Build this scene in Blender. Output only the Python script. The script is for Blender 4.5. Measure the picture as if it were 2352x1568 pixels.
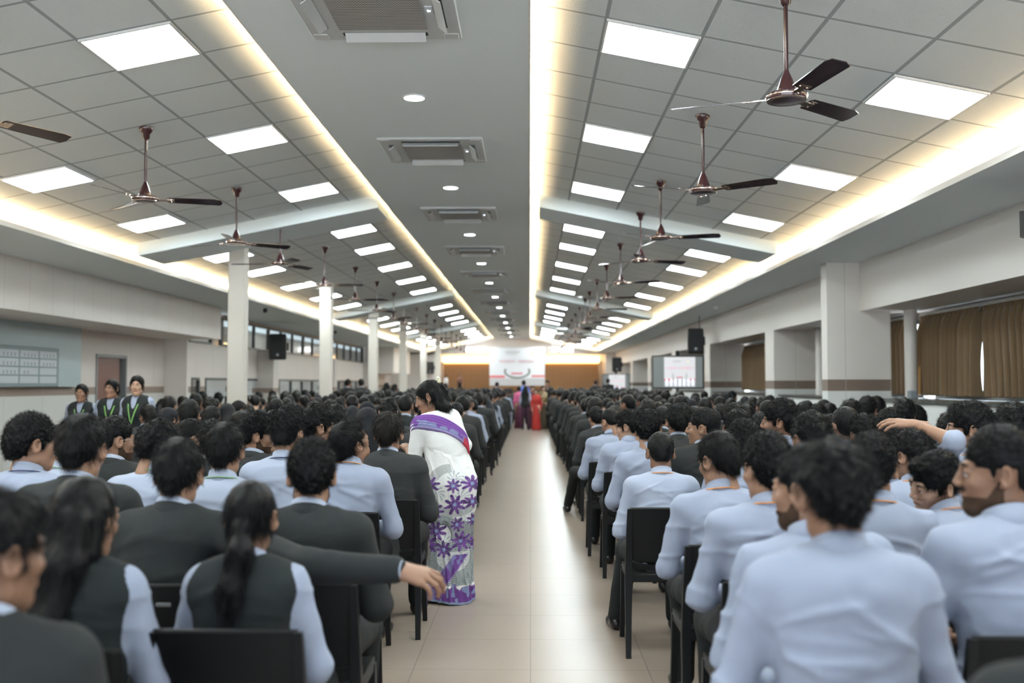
import bpy, math, random
import numpy as np
from mathutils import Matrix, Vector, Euler

scene = bpy.context.scene
for o in list(bpy.data.objects): bpy.data.objects.remove(o)
COL = scene.collection
PI = math.pi
# ------------------------------------------------------------------ camera, world, exposure
F_PX = 2287.0; CAM_Z = 1.47
cam_d = bpy.data.cameras.new('camera'); cam = bpy.data.objects.new('camera', cam_d); COL.objects.link(cam)
cam_d.sensor_width = 36.0; cam_d.lens = F_PX / 2352 * 36.0
cam.location = (0, 0, CAM_Z)
cam.rotation_euler = (PI/2 + math.atan(97/F_PX), 0, math.atan(42/F_PX))
cam_d.clip_start = 0.05; cam_d.clip_end = 200
cam_d.dof.use_dof = True; cam_d.dof.focus_distance = 6.2; cam_d.dof.aperture_fstop = 1.7
scene.camera = cam
w = bpy.data.worlds.new('world'); scene.world = w; w.use_nodes = True
w.node_tree.nodes['Background'].inputs[0].default_value = (0.80, 0.90, 1.0, 1)
w.node_tree.nodes['Background'].inputs[1].default_value = 2.2
pl = bpy.data.lights.new('entrance_portal', 'AREA'); pl.shape = 'RECTANGLE'; pl.size = 11.0; pl.size_y = 2.5; pl.cycles.is_portal = True
po = bpy.data.objects.new('entrance_portal', pl); COL.objects.link(po); po.location = (-1.5, -3.05, 1.4); po.rotation_euler = (PI/2, 0, PI)
sl = bpy.data.lights.new('sun', 'SUN'); sl.energy = 14.0; sl.angle = 0.01; sl.color = (0.93, 0.97, 1.0)  # sun added to light the unseen forecourt, bouncing up to the ceiling
so = bpy.data.objects.new('sun', sl); COL.objects.link(so); so.rotation_euler = Vector((-.55, -.25, -.80)).to_track_quat('-Z', 'Y').to_euler()
scene.view_settings.view_transform = 'Standard'; scene.view_settings.look = 'None'
scene.view_settings.exposure = 1.10; scene.view_settings.gamma = 1.0
PANEL_E = 16.0      # LED ceiling panels
COVE_E = 78.0       # warm cove strips
DOWN_E = 16.0       # round downlights
try:
    scene.cycles.use_denoising = True
    scene.cycles.max_bounces = 6; scene.cycles.diffuse_bounces = 4; scene.cycles.glossy_bounces = 2
    scene.cycles.transmission_bounces = 3; scene.cycles.transparent_max_bounces = 4
    scene.cycles.caustics_reflective = False; scene.cycles.caustics_refractive = False
    scene.cycles.sample_clamp_indirect = 4.0
except Exception: pass

# ------------------------------------------------------------------ materials
MATS = {}
def mat(name, col, rough=0.6, metal=0.0, spec=0.5, emit=None, estr=0.0, bump=None, var=None, sheen=0.0):
    if name in MATS: return MATS[name]
    m = bpy.data.materials.new(name); m.use_nodes = True; nt = m.node_tree
    b = nt.nodes['Principled BSDF']
    b.inputs['Base Color'].default_value = (*col, 1); b.inputs['Roughness'].default_value = rough
    b.inputs['Metallic'].default_value = metal; b.inputs['Specular IOR Level'].default_value = spec
    if sheen: b.inputs['Sheen Weight'].default_value = sheen
    if emit: b.inputs['Emission Color'].default_value = (*emit, 1); b.inputs['Emission Strength'].default_value = estr
    if var or bump:
        tc = nt.nodes.new('ShaderNodeTexCoord')
    if var:   # (scale, amount)
        n = nt.nodes.new('ShaderNodeTexNoise'); n.inputs['Scale'].default_value = var[0]; n.inputs['Detail'].default_value = 3
        nt.links.new(tc.outputs['Object'], n.inputs['Vector'])
        mx = nt.nodes.new('ShaderNodeMix'); mx.data_type = 'RGBA'; a = var[1]
        mx.inputs[6].default_value = (*[c*(1-a) for c in col], 1); mx.inputs[7].default_value = (*[min(1, c*(1+a)) for c in col], 1)
        nt.links.new(n.outputs['Fac'], mx.inputs[0]); nt.links.new(mx.outputs[2], b.inputs['Base Color'])
    if bump:  # (scale, strength, distance)
        n = nt.nodes.new('ShaderNodeTexNoise'); n.inputs['Scale'].default_value = bump[0]; n.inputs['Detail'].default_value = 3
        nt.links.new(tc.outputs['Object'], n.inputs['Vector'])
        bp = nt.nodes.new('ShaderNodeBump'); bp.inputs['Strength'].default_value = bump[1]; bp.inputs['Distance'].default_value = bump[2]
        nt.links.new(n.outputs['Fac'], bp.inputs['Height']); nt.links.new(bp.outputs[0], b.inputs['Normal'])
    MATS[name] = m; return m

def line_mat(name, col, linecol, coord, pitches, width, phases=(0, 0), rough=0.6, bumpn=None, band=None, spec=0.5, colb=None):
    """surface with thin seam lines; coord 'Object' or 'UV'; pitches = ((axis, pitch), ...); band = (axis, lo, hi, colour)"""
    if name in MATS: return MATS[name]
    m = bpy.data.materials.new(name); m.use_nodes = True; nt = m.node_tree; N = nt.nodes; L = nt.links
    b = N['Principled BSDF']; b.inputs['Roughness'].default_value = rough; b.inputs['Specular IOR Level'].default_value = spec
    tc = N.new('ShaderNodeTexCoord'); sp = N.new('ShaderNodeSeparateXYZ'); L.new(tc.outputs[coord], sp.inputs[0])
    def M(op, a, bb=None):
        n = N.new('ShaderNodeMath'); n.operation = op
        for i, v in enumerate((a, bb)):
            if v is None: continue
            if isinstance(v, (int, float)): n.inputs[i].default_value = v
            else: L.new(v, n.inputs[i])
        return n.outputs[0]
    tot = None
    for (ax, p), ph in zip(pitches, phases):
        t = M('DIVIDE', M('SUBTRACT', sp.outputs[ax], ph), p)
        fr = M('ABSOLUTE', M('SUBTRACT', M('FRACT', t), 0.5))
        ln = M('GREATER_THAN', fr, 0.5 - width/p/2)
        tot = ln if tot is None else M('MAXIMUM', tot, ln)
    base = N.new('ShaderNodeTexNoise'); base.inputs['Scale'].default_value = 1.3; base.inputs['Detail'].default_value = 4
    L.new(tc.outputs['Object'], base.inputs['Vector'])
    mv = N.new('ShaderNodeMix'); mv.data_type = 'RGBA'; L.new(base.outputs['Fac'], mv.inputs[0])
    mv.inputs[6].default_value = (*[c*0.96 for c in col], 1); mv.inputs[7].default_value = (*[min(1, c*1.04) for c in (colb or col)], 1)
    cur = mv.outputs[2]
    if band:
        for ax, lo, hi, bc in band:
            f = M('MULTIPLY', M('GREATER_THAN', sp.outputs[ax], lo), M('LESS_THAN', sp.outputs[ax], hi))
            mb = N.new('ShaderNodeMix'); mb.data_type = 'RGBA'; L.new(f, mb.inputs[0]); L.new(cur, mb.inputs[6]); mb.inputs[7].default_value = (*bc, 1)
            cur = mb.outputs[2]
    mx = N.new('ShaderNodeMix'); mx.data_type = 'RGBA'; L.new(tot, mx.inputs[0]); L.new(cur, mx.inputs[6]); mx.inputs[7].default_value = (*linecol, 1)
    L.new(mx.outputs[2], b.inputs['Base Color'])
    h = M('MULTIPLY', tot, -1.0)
    if bumpn:
        n2 = N.new('ShaderNodeTexNoise'); n2.inputs['Scale'].default_value = bumpn[0]; n2.inputs['Detail'].default_value = 2
        L.new(tc.outputs['Object'], n2.inputs['Vector']); h = M('ADD', h, M('MULTIPLY', n2.outputs['Fac'], bumpn[1]))
    bp = N.new('ShaderNodeBump'); bp.inputs['Strength'].default_value = 0.5; bp.inputs['Distance'].default_value = 0.003
    L.new(h, bp.inputs['Height']); L.new(bp.outputs[0], b.inputs['Normal'])
    MATS[name] = m; return m

def colattr_mat(name, rough=0.7):
    if name in MATS: return MATS[name]
    m = bpy.data.materials.new(name); m.use_nodes = True; nt = m.node_tree; b = nt.nodes['Principled BSDF']
    a = nt.nodes.new('ShaderNodeVertexColor'); a.layer_name = 'Col'; nt.links.new(a.outputs[0], b.inputs['Base Color'])
    b.inputs['Roughness'].default_value = rough; b.inputs['Specular IOR Level'].default_value = 0.2; MATS[name] = m; return m

# ------------------------------------------------------------------ object helpers
def setp(o, label=None, cat=None, group=None, kind=None):
    if label: o['label'] = label
    if cat: o['category'] = cat
    if group: o['group'] = group
    if kind: o['kind'] = kind
    return o
def empty(name, loc=(0, 0, 0), rz=0.0, sc=1.0, label=None, cat=None, group=None):
    o = bpy.data.objects.new(name, None); COL.objects.link(o); o.location = loc; o.rotation_euler = (0, 0, rz); o.scale = (sc,)*3
    o.empty_display_size = 0.1
    return setp(o, label, cat, group)
def mesh_np(name, V, Fq, mats, midx=None, smooth=True, cols=None, uv=None):
    """V (n,3), Fq list of arrays of quads/tris"""
    me = bpy.data.meshes.new(name)
    if not isinstance(Fq, (list, tuple)): Fq = [Fq]
    Fq = [f for f in Fq if len(f)]
    nl = sum(f.size for f in Fq); nf = sum(len(f) for f in Fq)
    me.vertices.add(len(V)); me.vertices.foreach_set('co', np.ascontiguousarray(V, dtype=np.float32).ravel())
    me.loops.add(nl); me.loops.foreach_set('vertex_index', np.concatenate([f.ravel() for f in Fq]).astype(np.int32))
    tot = np.concatenate([np.full(len(f), f.shape[1], np.int32) for f in Fq]); st = np.concatenate([[0], np.cumsum(tot)[:-1]]).astype(np.int32)
    me.polygons.add(nf); me.polygons.foreach_set('loop_start', st)
    try: me.polygons.foreach_set('loop_total', tot)
    except Exception: pass
    me.update(calc_edges=True); me.validate()
    me.polygons.foreach_set('use_smooth', np.full(len(me.polygons), smooth))
    for m in (mats if isinstance(mats, (list, tuple)) else [mats]): me.materials.append(m)
    if midx is not None and len(midx) == len(me.polygons): me.polygons.foreach_set('material_index', midx.astype(np.int32))
    if cols is not None:
        ca = me.color_attributes.new('Col', 'FLOAT_COLOR', 'POINT'); c4 = np.concatenate([cols, np.ones((len(cols), 1))], 1).astype(np.float32)
        ca.data.foreach_set('color', c4.ravel())
    if uv is not None:
        ul = me.uv_layers.new(name='UVMap'); vi = np.empty(len(me.loops), np.int32); me.loops.foreach_get('vertex_index', vi)
        ul.data.foreach_set('uv', uv[vi].astype(np.float32).ravel())
    me.update(); return me
def link(name, me, parent=None, **kw):
    o = bpy.data.objects.new(name, me); COL.objects.link(o)
    if parent: o.parent = parent
    return setp(o, **kw)

class MB:
    """collects boxes, prisms, tubes, lofts into one mesh"""
    def __init__(s): s.v = []; s.f = []; s.m = []; s.n = 0
    def add(s, V, F, mi=0):
        for p in V: s.v.append(tuple(p))
        for f in F: s.f.append(tuple(i + s.n for i in f)); s.m.append(mi)
        s.n += len(V); return s
    def box(s, x0, x1, y0, y1, z0, z1, mi=0, bev=0.0, M=None):
        if bev <= 0:
            V = [(x, y, z) for z in (z0, z1) for y in (y0, y1) for x in (x0, x1)]
            F = [(0, 2, 3, 1), (4, 5, 7, 6), (0, 1, 5, 4), (2, 6, 7, 3), (0, 4, 6, 2), (1, 3, 7, 5)]
        else:
            V = []; b = min(bev, (x1-x0)/2.01, (y1-y0)/2.01, (z1-z0)/2.01); id = {}
            for i, x in enumerate((x0, x1)):
                for j, y in enumerate((y0, y1)):
                    for k, z in enumerate((z0, z1)):
                        sx, sy, sz = (1, -1)[i], (1, -1)[j], (1, -1)[k]
                        id[i, j, k, 0] = len(V); V.append((x, y + sy*b, z + sz*b))
                        id[i, j, k, 1] = len(V); V.append((x + sx*b, y, z + sz*b))
                        id[i, j, k, 2] = len(V); V.append((x + sx*b, y + sy*b, z))
            F = []
            for i in (0, 1): F.append([id[i, j, k, 0] for j, k in ((0, 0), (1, 0), (1, 1), (0, 1))][::(1 if i else -1)])
            for j in (0, 1): F.append([id[i, j, k, 1] for i, k in ((0, 0), (0, 1), (1, 1), (1, 0))][::(1 if j else -1)])
            for k in (0, 1): F.append([id[i, j, k, 2] for i, j in ((0, 0), (1, 0), (1, 1), (0, 1))][::(1 if k else -1)])
            for i in (0, 1):
                for j in (0, 1): F.append([id[i, j, 0, 0], id[i, j, 0, 1], id[i, j, 1, 1], id[i, j, 1, 0]][::(1 if i == j else -1)])
            for i in (0, 1):
                for k in (0, 1): F.append([id[i, 0, k, 0], id[i, 1, k, 0], id[i, 1, k, 2], id[i, 0, k, 2]][::(1 if i == k else -1)])
            for j in (0, 1):
                for k in (0, 1): F.append([id[0, j, k, 1], id[0, j, k, 2], id[1, j, k, 2], id[1, j, k, 1]][::(1 if j == k else -1)])
            for i in (0, 1):
                for j in (0, 1):
                    for k in (0, 1): F.append([id[i, j, k, 0], id[i, j, k, 1], id[i, j, k, 2]][::(1 if (i+j+k) % 2 else -1)])
        if M is not None: V = [tuple(M @ Vector(p)) for p in V]
        return s.add(V, F, mi)
    def tube(s, pts, r, n=10, mi=0, cap=True):
        pts = [Vector(p) for p in pts]; rr = r if isinstance(r, (list, tuple)) else [r]*len(pts)
        V = []; F = []; prev = None
        for i, p in enumerate(pts):
            d = (pts[min(i+1, len(pts)-1)] - pts[max(i-1, 0)]).normalized()
            if prev is None: a = d.orthogonal().normalized()
            else: a = (prev - d*prev.dot(d)).normalized()
            prev = a; b = d.cross(a)
            for k in range(n):
                t = 2*PI*k/n; V.append(p + a*math.cos(t)*rr[i] + b*math.sin(t)*rr[i])
        for i in range(len(pts)-1):
            for k in range(n): F.append((i*n+k, i*n+(k+1) % n, (i+1)*n+(k+1) % n, (i+1)*n+k))
        if cap: F.append(tuple(range(n))[::-1]); F.append(tuple((len(pts)-1)*n+k for k in range(n)))
        return s.add(V, F, mi)
    def lathe(s, prof, n=24, c=(0, 0, 0), mi=0):
        V = [(c[0]+r*math.cos(2*PI*k/n), c[1]+r*math.sin(2*PI*k/n), c[2]+z) for r, z in prof for k in range(n)]; F = []
        for i in range(len(prof)-1):
            for k in range(n): F.append((i*n+k, i*n+(k+1) % n, (i+1)*n+(k+1) % n, (i+1)*n+k))
        F.append(tuple(range(n))[::-1]); F.append(tuple((len(prof)-1)*n+k for k in range(n)))
        return s.add(V, F, mi)
    def quad(s, a, b, c, d, mi=0): return s.add([a, b, c, d], [(0, 1, 2, 3)], mi)
    def prism(s, poly, y0, y1, mi=0, axis='y'):
        n = len(poly)
        if axis == 'y': V = [(x, y0, z) for x, z in poly] + [(x, y1, z) for x, z in poly]
        elif axis == 'x': V = [(y0, x, z) for x, z in poly] + [(y1, x, z) for x, z in poly]
        else: V = [(x, z, y0) for x, z in poly] + [(x, z, y1) for x, z in poly]
        F = [tuple(range(n)), tuple(range(2*n-1, n-1, -1))] + [(i, i+n, (i+1) % n+n, (i+1) % n) for i in range(n)]
        return s.add(V, F, mi)
    def mesh(s, name, mats, smooth=False):
        me = bpy.data.meshes.new(name); me.from_pydata(s.v, [], s.f)
        for m in (mats if isinstance(mats, (list, tuple)) else [mats]): me.materials.append(m)
        for p, i in zip(me.polygons, s.m): p.material_index = i; p.use_smooth = smooth
        if smooth:
            try: me.set_sharp_from_angle(angle=math.radians(40))
            except Exception: pass
        me.update(); return me
    def obj(s, name, mats, parent=None, smooth=False, **kw):
        return link(name, s.mesh(name, mats, smooth), parent, **kw)
def struct(name, mb, mats, **kw): return mb.obj(name, mats, kind='structure', **kw)
def copy_tree(o, parent=None):
    c = o.copy(); COL.objects.link(c)
    if parent: c.parent = parent
    for ch in o.children: copy_tree(ch, c)
    return c
ORD = ['zeroth', 'first', 'second', 'third', 'fourth', 'fifth', 'sixth', 'seventh', 'eighth', 'ninth', 'tenth', 'eleventh', 'twelfth', 'thirteenth',
       'fourteenth', 'fifteenth', 'sixteenth', 'seventeenth', 'eighteenth', 'nineteenth', 'twentieth', 'twenty-first', 'twenty-second', 'twenty-third', 'twenty-fourth']
# ------------------------------------------------------------------ the hall
ZS = CAM_Z + 2.42      # central strip
ZL = CAM_Z + 1.69      # side soffits
XL0, XL1 = -1.94, -5.62
XR0, XR1 = 0.0, 3.58
YB, YE = -3.0, 56.8
M_white = mat('ceiling paint', (0.80, 0.87, 0.885), 0.75, bump=(60, 0.15, 0.002))
M_cove = mat('cove paint', (0.78, 0.77, 0.74), 0.6)
M_tile = line_mat('ceiling tiles', (0.74, 0.79, 0.80), (0.36, 0.40, 0.42), 'UV', ((0, 0.645), (1, 0.675)), 0.026, (0.52, 0.263), 0.85, bumpn=(90, 2.2))
M_wall = line_mat('wall panel', (0.66, 0.63, 0.60), (0.42, 0.39, 0.37), 'Object', ((1, 1.22),), 0.008, (0.3,), 0.55)
M_floor = line_mat('floor tiles', (0.31, 0.25, 0.198), (0.165, 0.133, 0.103), 'Object', ((0, 0.604), (1, 0.604)), 0.0045, (0.0, 0.36), 0.30, colb=(0.34, 0.273, 0.216), spec=0.45)
M_led = mat('led panel glow', (1, 1, 1), 0.5, emit=(0.86, 0.97, 1.0), estr=PANEL_E)
M_covelight = mat('warm led strip', (1, 0.8, 0.5), 0.5, emit=(1.0, 0.70, 0.38), estr=COVE_E)
M_down = mat('downlight glow', (1, 1, 1), 0.5, emit=(0.93, 0.99, 1.0), estr=DOWN_E)
M_black = mat('black plastic', (0.012, 0.013, 0.014), 0.45)
M_grey = mat('grey frame', (0.18, 0.19, 0.20), 0.5)
M_dkglass = mat('dark glass', (0.03, 0.035, 0.035), 0.08, spec=0.6)

b = MB(); b.quad((-9, YB, 0), (6, YB, 0), (6, YE+1, 0), (-9, YE+1, 0)); struct('floor', b, M_floor)
# flat central strip + outer soffits + sloped underside between bays
def slope_z(X):
    if X > XR0: return ZS + (ZL-ZS)*(X-XR0)/(XR1-XR0)
    return ZS + (ZL-ZS)*(XL0-X)/(XL0-XL1)
b = MB(); YF = 54.6
b.box(XL0, XR0, YB, YF, ZS, ZS+0.04)
struct('ceiling', b, M_white)
b = MB(); b.box(XR1, 6.0, YB, YF, ZL, ZL+0.04); struct('ceiling', b, M_white)
b = MB(); b.box(-9.0, XL1, YB, YF, ZL, ZL+0.04); struct('ceiling', b, M_white)
BAYS = [(1.0, 53.6)]; BEAMS = [(13.4, 14.4), (26.8, 27.8), (40.2, 41.2)]
for s in (0, 1):
    xa, xb = ((XR0, XR1), (XL0, XL1))[s]
    ys = [YB] + [y for p in BAYS for y in p] + [YF]
    for i in range(0, len(ys), 2):
        y0, y1 = ys[i], ys[i+1]
        P = [(xa, y0, ZS), (xb, y0, ZL), (xb, y1, ZL), (xa, y1, ZS)]
        T = [(p[0], p[1], p[2]+0.04) for p in P]
        b = MB(); b.add(P+T, [(0, 1, 2, 3), (7, 6, 5, 4), (0, 4, 5, 1), (2, 6, 7, 3)])
        struct('ceiling', b, M_white)
# tiled recess planes, lips and cove strips of each bay
LIP = 0.054; RISE = 0.165; OUT = 0.28
nb = 0
for s in (0, 1):
    xa, xb = ((XR0, XR1), (XL0, XL1))[s]; sg = 1 if s == 0 else -1
    dz = (ZL-ZS)/abs(xb-xa)
    for (y0, y1) in BAYS:
        nb += 1
        def zt(x): return ZS + dz*abs(x-xa)*(1 if (x-xa)*sg > 0 else -1) + RISE
        x0, x1 = xa - sg*OUT, xb + sg*OUT; ya, yb = y0-OUT, y1+OUT
        V = np.array([(x0, ya, zt(x0)), (x1, ya, zt(x1)), (x1, yb, zt(x1)), (x0, yb, zt(x0))])
        uv = np.array([(-OUT, -OUT), (abs(xb-xa)+OUT, -OUT), (abs(xb-xa)+OUT, y1-y0+OUT), (-OUT, y1-y0+OUT)])
        me = mesh_np('ceiling', V, np.array([[0, 1, 2, 3]]), M_tile, smooth=False, uv=uv)
        link('ceiling', me, kind='structure')
        # upstand lips and closing walls
        b = MB()
        t = 0.012
        for (pa, pb, nx, ny) in (((xa, y0), (xa, y1), -sg, 0), ((xb, y0), (xb, y1), sg, 0), ((xa, y0), (xb, y0), 0, -1), ((xa, y1), (xb, y1), 0, 1)):
            def zz(x): return ZS + dz*abs(x-xa)
            for off, h0, h1 in ((-0.003, -0.002, LIP), (OUT-0.01, 0.003, RISE+0.06)):
                A = [(pa[0]+nx*off, pa[1]+ny*off), (pb[0]+nx*off, pb[1]+ny*off), (pb[0]+nx*(off+t), pb[1]+ny*(off+t)), (pa[0]+nx*(off+t), pa[1]+ny*(off+t))]
                za, zb = zz(pa[0]), zz(pb[0]); zs_ = [za, zb, zb, za]
                V = [(A[i][0], A[i][1], zs_[i]+h0-0.001) for i in range(4)] + [(A[i][0], A[i][1], zs_[i]+h1) for i in range(4)]
                b.add(V, [(0, 1, 2, 3), (7, 6, 5, 4), (0, 4, 5, 1), (1, 5, 6, 2), (2, 6, 7, 3), (3, 7, 4, 0)])
            # ledge
            A = [(pa[0], pa[1]), (pb[0], pb[1]), (pb[0]+nx*OUT, pb[1]+ny*OUT), (pa[0]+nx*OUT, pa[1]+ny*OUT)]
            V = [(A[i][0], A[i][1], [za, zb, zb, za][i]+0.002+ (0 if i < 2 else 0)) for i in range(4)]
            b.add(V, [(0, 1, 2, 3)])
        struct('trim_%d' % nb, b, M_cove)
        b = MB()
        e0, e1 = 0.030, 0.060
        for (pa, pb, nx, ny) in (((xa, y0+.05), (xa, y1-.05), -sg, 0), ((xb, y0+.05), (xb, y1-.05), sg, 0), ((xa+sg*.05, y1), (xb-sg*.05, y1), 0, 1))[:3 if y1 > 50 else 2]:
            za, zb = ZS+dz*abs(pa[0]-xa)+0.050, ZS+dz*abs(pb[0]-xa)+0.050
            Q = [(pa[0]+nx*e0, pa[1]+ny*e0, za), (pb[0]+nx*e0, pb[1]+ny*e0, zb), (pb[0]+nx*e1, pb[1]+ny*e1, zb), (pa[0]+nx*e1, pa[1]+ny*e1, za)]
            nrm = (Vector(Q[1])-Vector(Q[0])).cross(Vector(Q[3])-Vector(Q[0]))
            if nrm.z < 0: Q = Q[::-1]
            b.quad(*Q)
        b.obj('cove_light', M_covelight, label='warm LED cove strip hidden around the tiled ceiling recess on the %s side' % ('window', 'pillar')[s], cat='light', group='warm cove lights')
for s in (0, 1):
    xa, xb = ((XR0, XR1), (XL0, XL1))[s]; sg = 1 if s == 0 else -1
    for q, (y0, y1) in enumerate(BEAMS):
        x0, x1 = xa+sg*.13, xb-sg*.27; z0, z1 = slope_z(x0)-.004, slope_z(x1)-.004; h = RISE+.01
        V = [(x0, y0, z0), (x1, y0, z1), (x1, y1, z1), (x0, y1, z0)]; V += [(p[0], p[1], p[2]+h) for p in V]
        b = MB(); b.add(V, [(0, 1, 2, 3), (7, 6, 5, 4), (0, 4, 5, 1), (1, 5, 6, 2), (2, 6, 7, 3), (3, 7, 4, 0)]); struct('ceiling', b, M_white)
# LED panels
lb = MB(); lb.box(-.315, .315, -.315, .315, -0.012, 0.004); me_f = None
fb = MB()
for (x0, x1, y0, y1) in ((-.325, .325, -.325, -.31), (-.325, .325, .31, .325), (-.325, -.31, -.31, .31), (.31, .325, -.31, .31)): fb.box(x0, x1, y0, y1, -0.016, 0.004)
M_pf = mat('panel frame white', (0.75, 0.76, 0.76), 0.5)
me_frame = fb.mesh('frame', M_pf); me_diff = lb.mesh('diffuser', M_led)
PB = [2.2, 4.3, 7.0, 9.7, 12.4]
ang = math.atan((ZS-ZL)/(XR1-XR0))
for s in (0, 1):
    xa, xb = ((XR0, XR1), (XL0, XL1))[s]; sg = 1 if s == 0 else -1
    for r, off in enumerate((0.52+0.3225, 0.52+0.645*3.5)):
        n = 0
        for k in range(4):
            for p in PB:
                n += 1
                y = p + 13.4*k; x = xa + sg*off
                if s == 1 and r == 1: x -= 0.05
                z = ZS + (ZL-ZS)*abs(x-xa)/abs(xb-xa) + RISE
                o = empty('ceiling_light', (x, y, z), label='square white LED panel, %s from the entrance end, %s row on the %s side' % (ORD[n], ('inner', 'outer')[r], ('window', 'pillar')[s]), cat='light', group='square ceiling panels')
                o.rotation_euler = (0, math.atan((ZS-ZL)/abs(xb-xa))*sg, 0)
                a = link('frame', me_frame, o); c = link('diffuser', me_diff, o)
# downlights + cassette air conditioners
dm = MB(); dm.lathe([(0.085, 0.0), (0.085, -0.008)], 24); me_dd = dm.mesh('diffuser', M_down)
dm = MB(); dm.lathe([(0.10, 0.0), (0.10, -0.006), (0.086, -0.010), (0.086, -0.002)], 24); me_dr = dm.mesh('rim', M_pf)
for k in range(12):
    o = empty('downlight', (-0.98, 8.31+3.87*k, ZS-0.0005), label='round recessed downlight in the flat ceiling strip, %s from the entrance end' % ORD[k+1], cat='light', group='round downlights')
    link('rim', me_dr, o); link('diffuser', me_dd, o)
M_ac = mat('ac plastic', (0.62, 0.635, 0.635), 0.45)
M_grille = None
def grille_mat():
    m = bpy.data.materials.new('ac grille'); m.use_nodes = True; nt = m.node_tree; bb = nt.nodes['Principled BSDF']
    tc = nt.nodes.new('ShaderNodeTexCoord'); mp = nt.nodes.new('ShaderNodeMapping'); mp.inputs['Scale'].default_value = (70, 62, 1)
    v = nt.nodes.new('ShaderNodeTexBrick'); v.inputs['Scale'].default_value = 1; v.inputs['Mortar Size'].default_value = 0.17; v.inputs['Mortar Smooth'].default_value = 0.1
    v.inputs['Brick Width'].default_value = 1.3; v.inputs['Row Height'].default_value = 0.9
    v.inputs['Color1'].default_value = (0.035, 0.035, 0.035, 1); v.inputs['Color2'].default_value = (0.05, 0.05, 0.05, 1); v.inputs['Mortar'].default_value = (0.66, 0.65, 0.62, 1)
    nt.links.new(tc.outputs['Object'], mp.inputs[0]); nt.links.new(mp.outputs[0], v.inputs['Vector']); nt.links.new(v.outputs['Color'], bb.inputs['Base Color'])
    bb.inputs['Roughness'].default_value = 0.6; return m
M_grille = grille_mat()
M_disp = mat('display glow', (0.9, 0.95, 1), 0.5, emit=(0.8, 0.9, 1.0), estr=3)
f = MB()
W = 0.52
f.box(-W, W, -W, W, -0.022, 0.0, bev=0.008)
for sx in (-1, 1):
    for sy in (-1, 1): f.box(*(sorted((sx*.40, sx*.50))), *(sorted((sy*.40, sy*.50))), -0.027, -0.018, bev=0.004)
me_panel = f.mesh('panel', M_ac)
f = MB(); f.box(-.30, .30, -.30, .30, -0.034, -0.02, bev=0.004); me_gr = f.mesh('grille', M_grille)
f = MB()
for rz in range(4):
    R = Matrix.Rotation(rz*PI/2, 4, 'Z'); f.box(-.29, .29, .375, .435, -0.0245, -0.02, M=R)
me_sl = f.mesh('air_slot', M_black)
me_fl = []
for rz in range(4):
    f = MB(); R = Matrix.Rotation(rz*PI/2, 4, 'Z') @ Matrix.Translation((0, .375, -.024)) @ Matrix.Rotation(math.radians(-38), 4, 'X'); f.box(-.275, .275, 0, .075, -.004, .004, bev=0.003, M=R)
    me_fl.append(f.mesh('louvre', M_ac))
f = MB(); f.box(.315, .365, -.10, .03, -.030, -.02, bev=.002); me_dp = f.mesh('display', mat('display panel', (0.7, 0.73, 0.75), 0.3))
f = MB()
for (x, y) in ((.335, -.02), (.335, -.034), (.347, -.027), (.347, -.041), (.335, -.048)): f.box(x-.005, x+.005, y-.002, y+.002, -.0315, -.029)
me_dg = f.mesh('digits', M_disp)
for k in range(12):
    o = empty('air_conditioner', (-0.99, 6.32+3.87*k, ZS), label='white ceiling cassette air conditioner with open louvres, %s from the entrance end' % ORD[k+1], cat='air conditioner', group='ceiling cassette air conditioners')
    link('panel', me_panel, o); link('grille', me_gr, o); link('air_slot', me_sl, o)
    for m_ in me_fl: link('louvre', m_, o)
    d = link('display', me_dp, o); link('digits', me_dg, d)
# ------------------------------------------------------------------ ceiling fans
M_brown = mat('fan brown gloss', (0.045, 0.013, 0.015), 0.18, spec=0.7)
M_blade = mat('fan blade gloss', (0.028, 0.016, 0.020), 0.16, spec=0.7)
M_chrome = mat('fan trim chrome', (0.75, 0.6, 0.5), 0.15, metal=1.0)
DROP = 0.66
f = MB(); f.lathe([(0.062, 0.0), (0.062, -0.015), (0.052, -0.04), (0.034, -0.062), (0.030, -0.10), (0.016, -0.115)][::-1], 20); me_can = f.mesh('canopy', M_brown, True)
f = MB(); f.tube([(0, 0, -0.10), (0, 0, -DROP+0.10)], 0.0125, 12); me_rod = f.mesh('rod', M_brown, True)
f = MB(); f.lathe([(0.060, -0.012), (0.112, -0.006), (0.118, 0.010), (0.118, 0.026), (0.108, 0.034), (0.058, 0.040), (0.055, 0.060), (0.045, 0.085), (0.036, 0.115), (0.018, 0.155), (0.0135, 0.17)], 32); me_hub = f.mesh('motor', M_brown, True)
f = MB(); f.lathe([(0.1195, 0.012), (0.1205, 0.015), (0.1195, 0.018)], 32); f.lathe([(0.1105, -0.009), (0.1135, -0.006), (0.1125, -0.0035)], 32); me_ring = f.mesh('trim_ring', M_chrome, True)
me_bl = []; me_br = []
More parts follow.
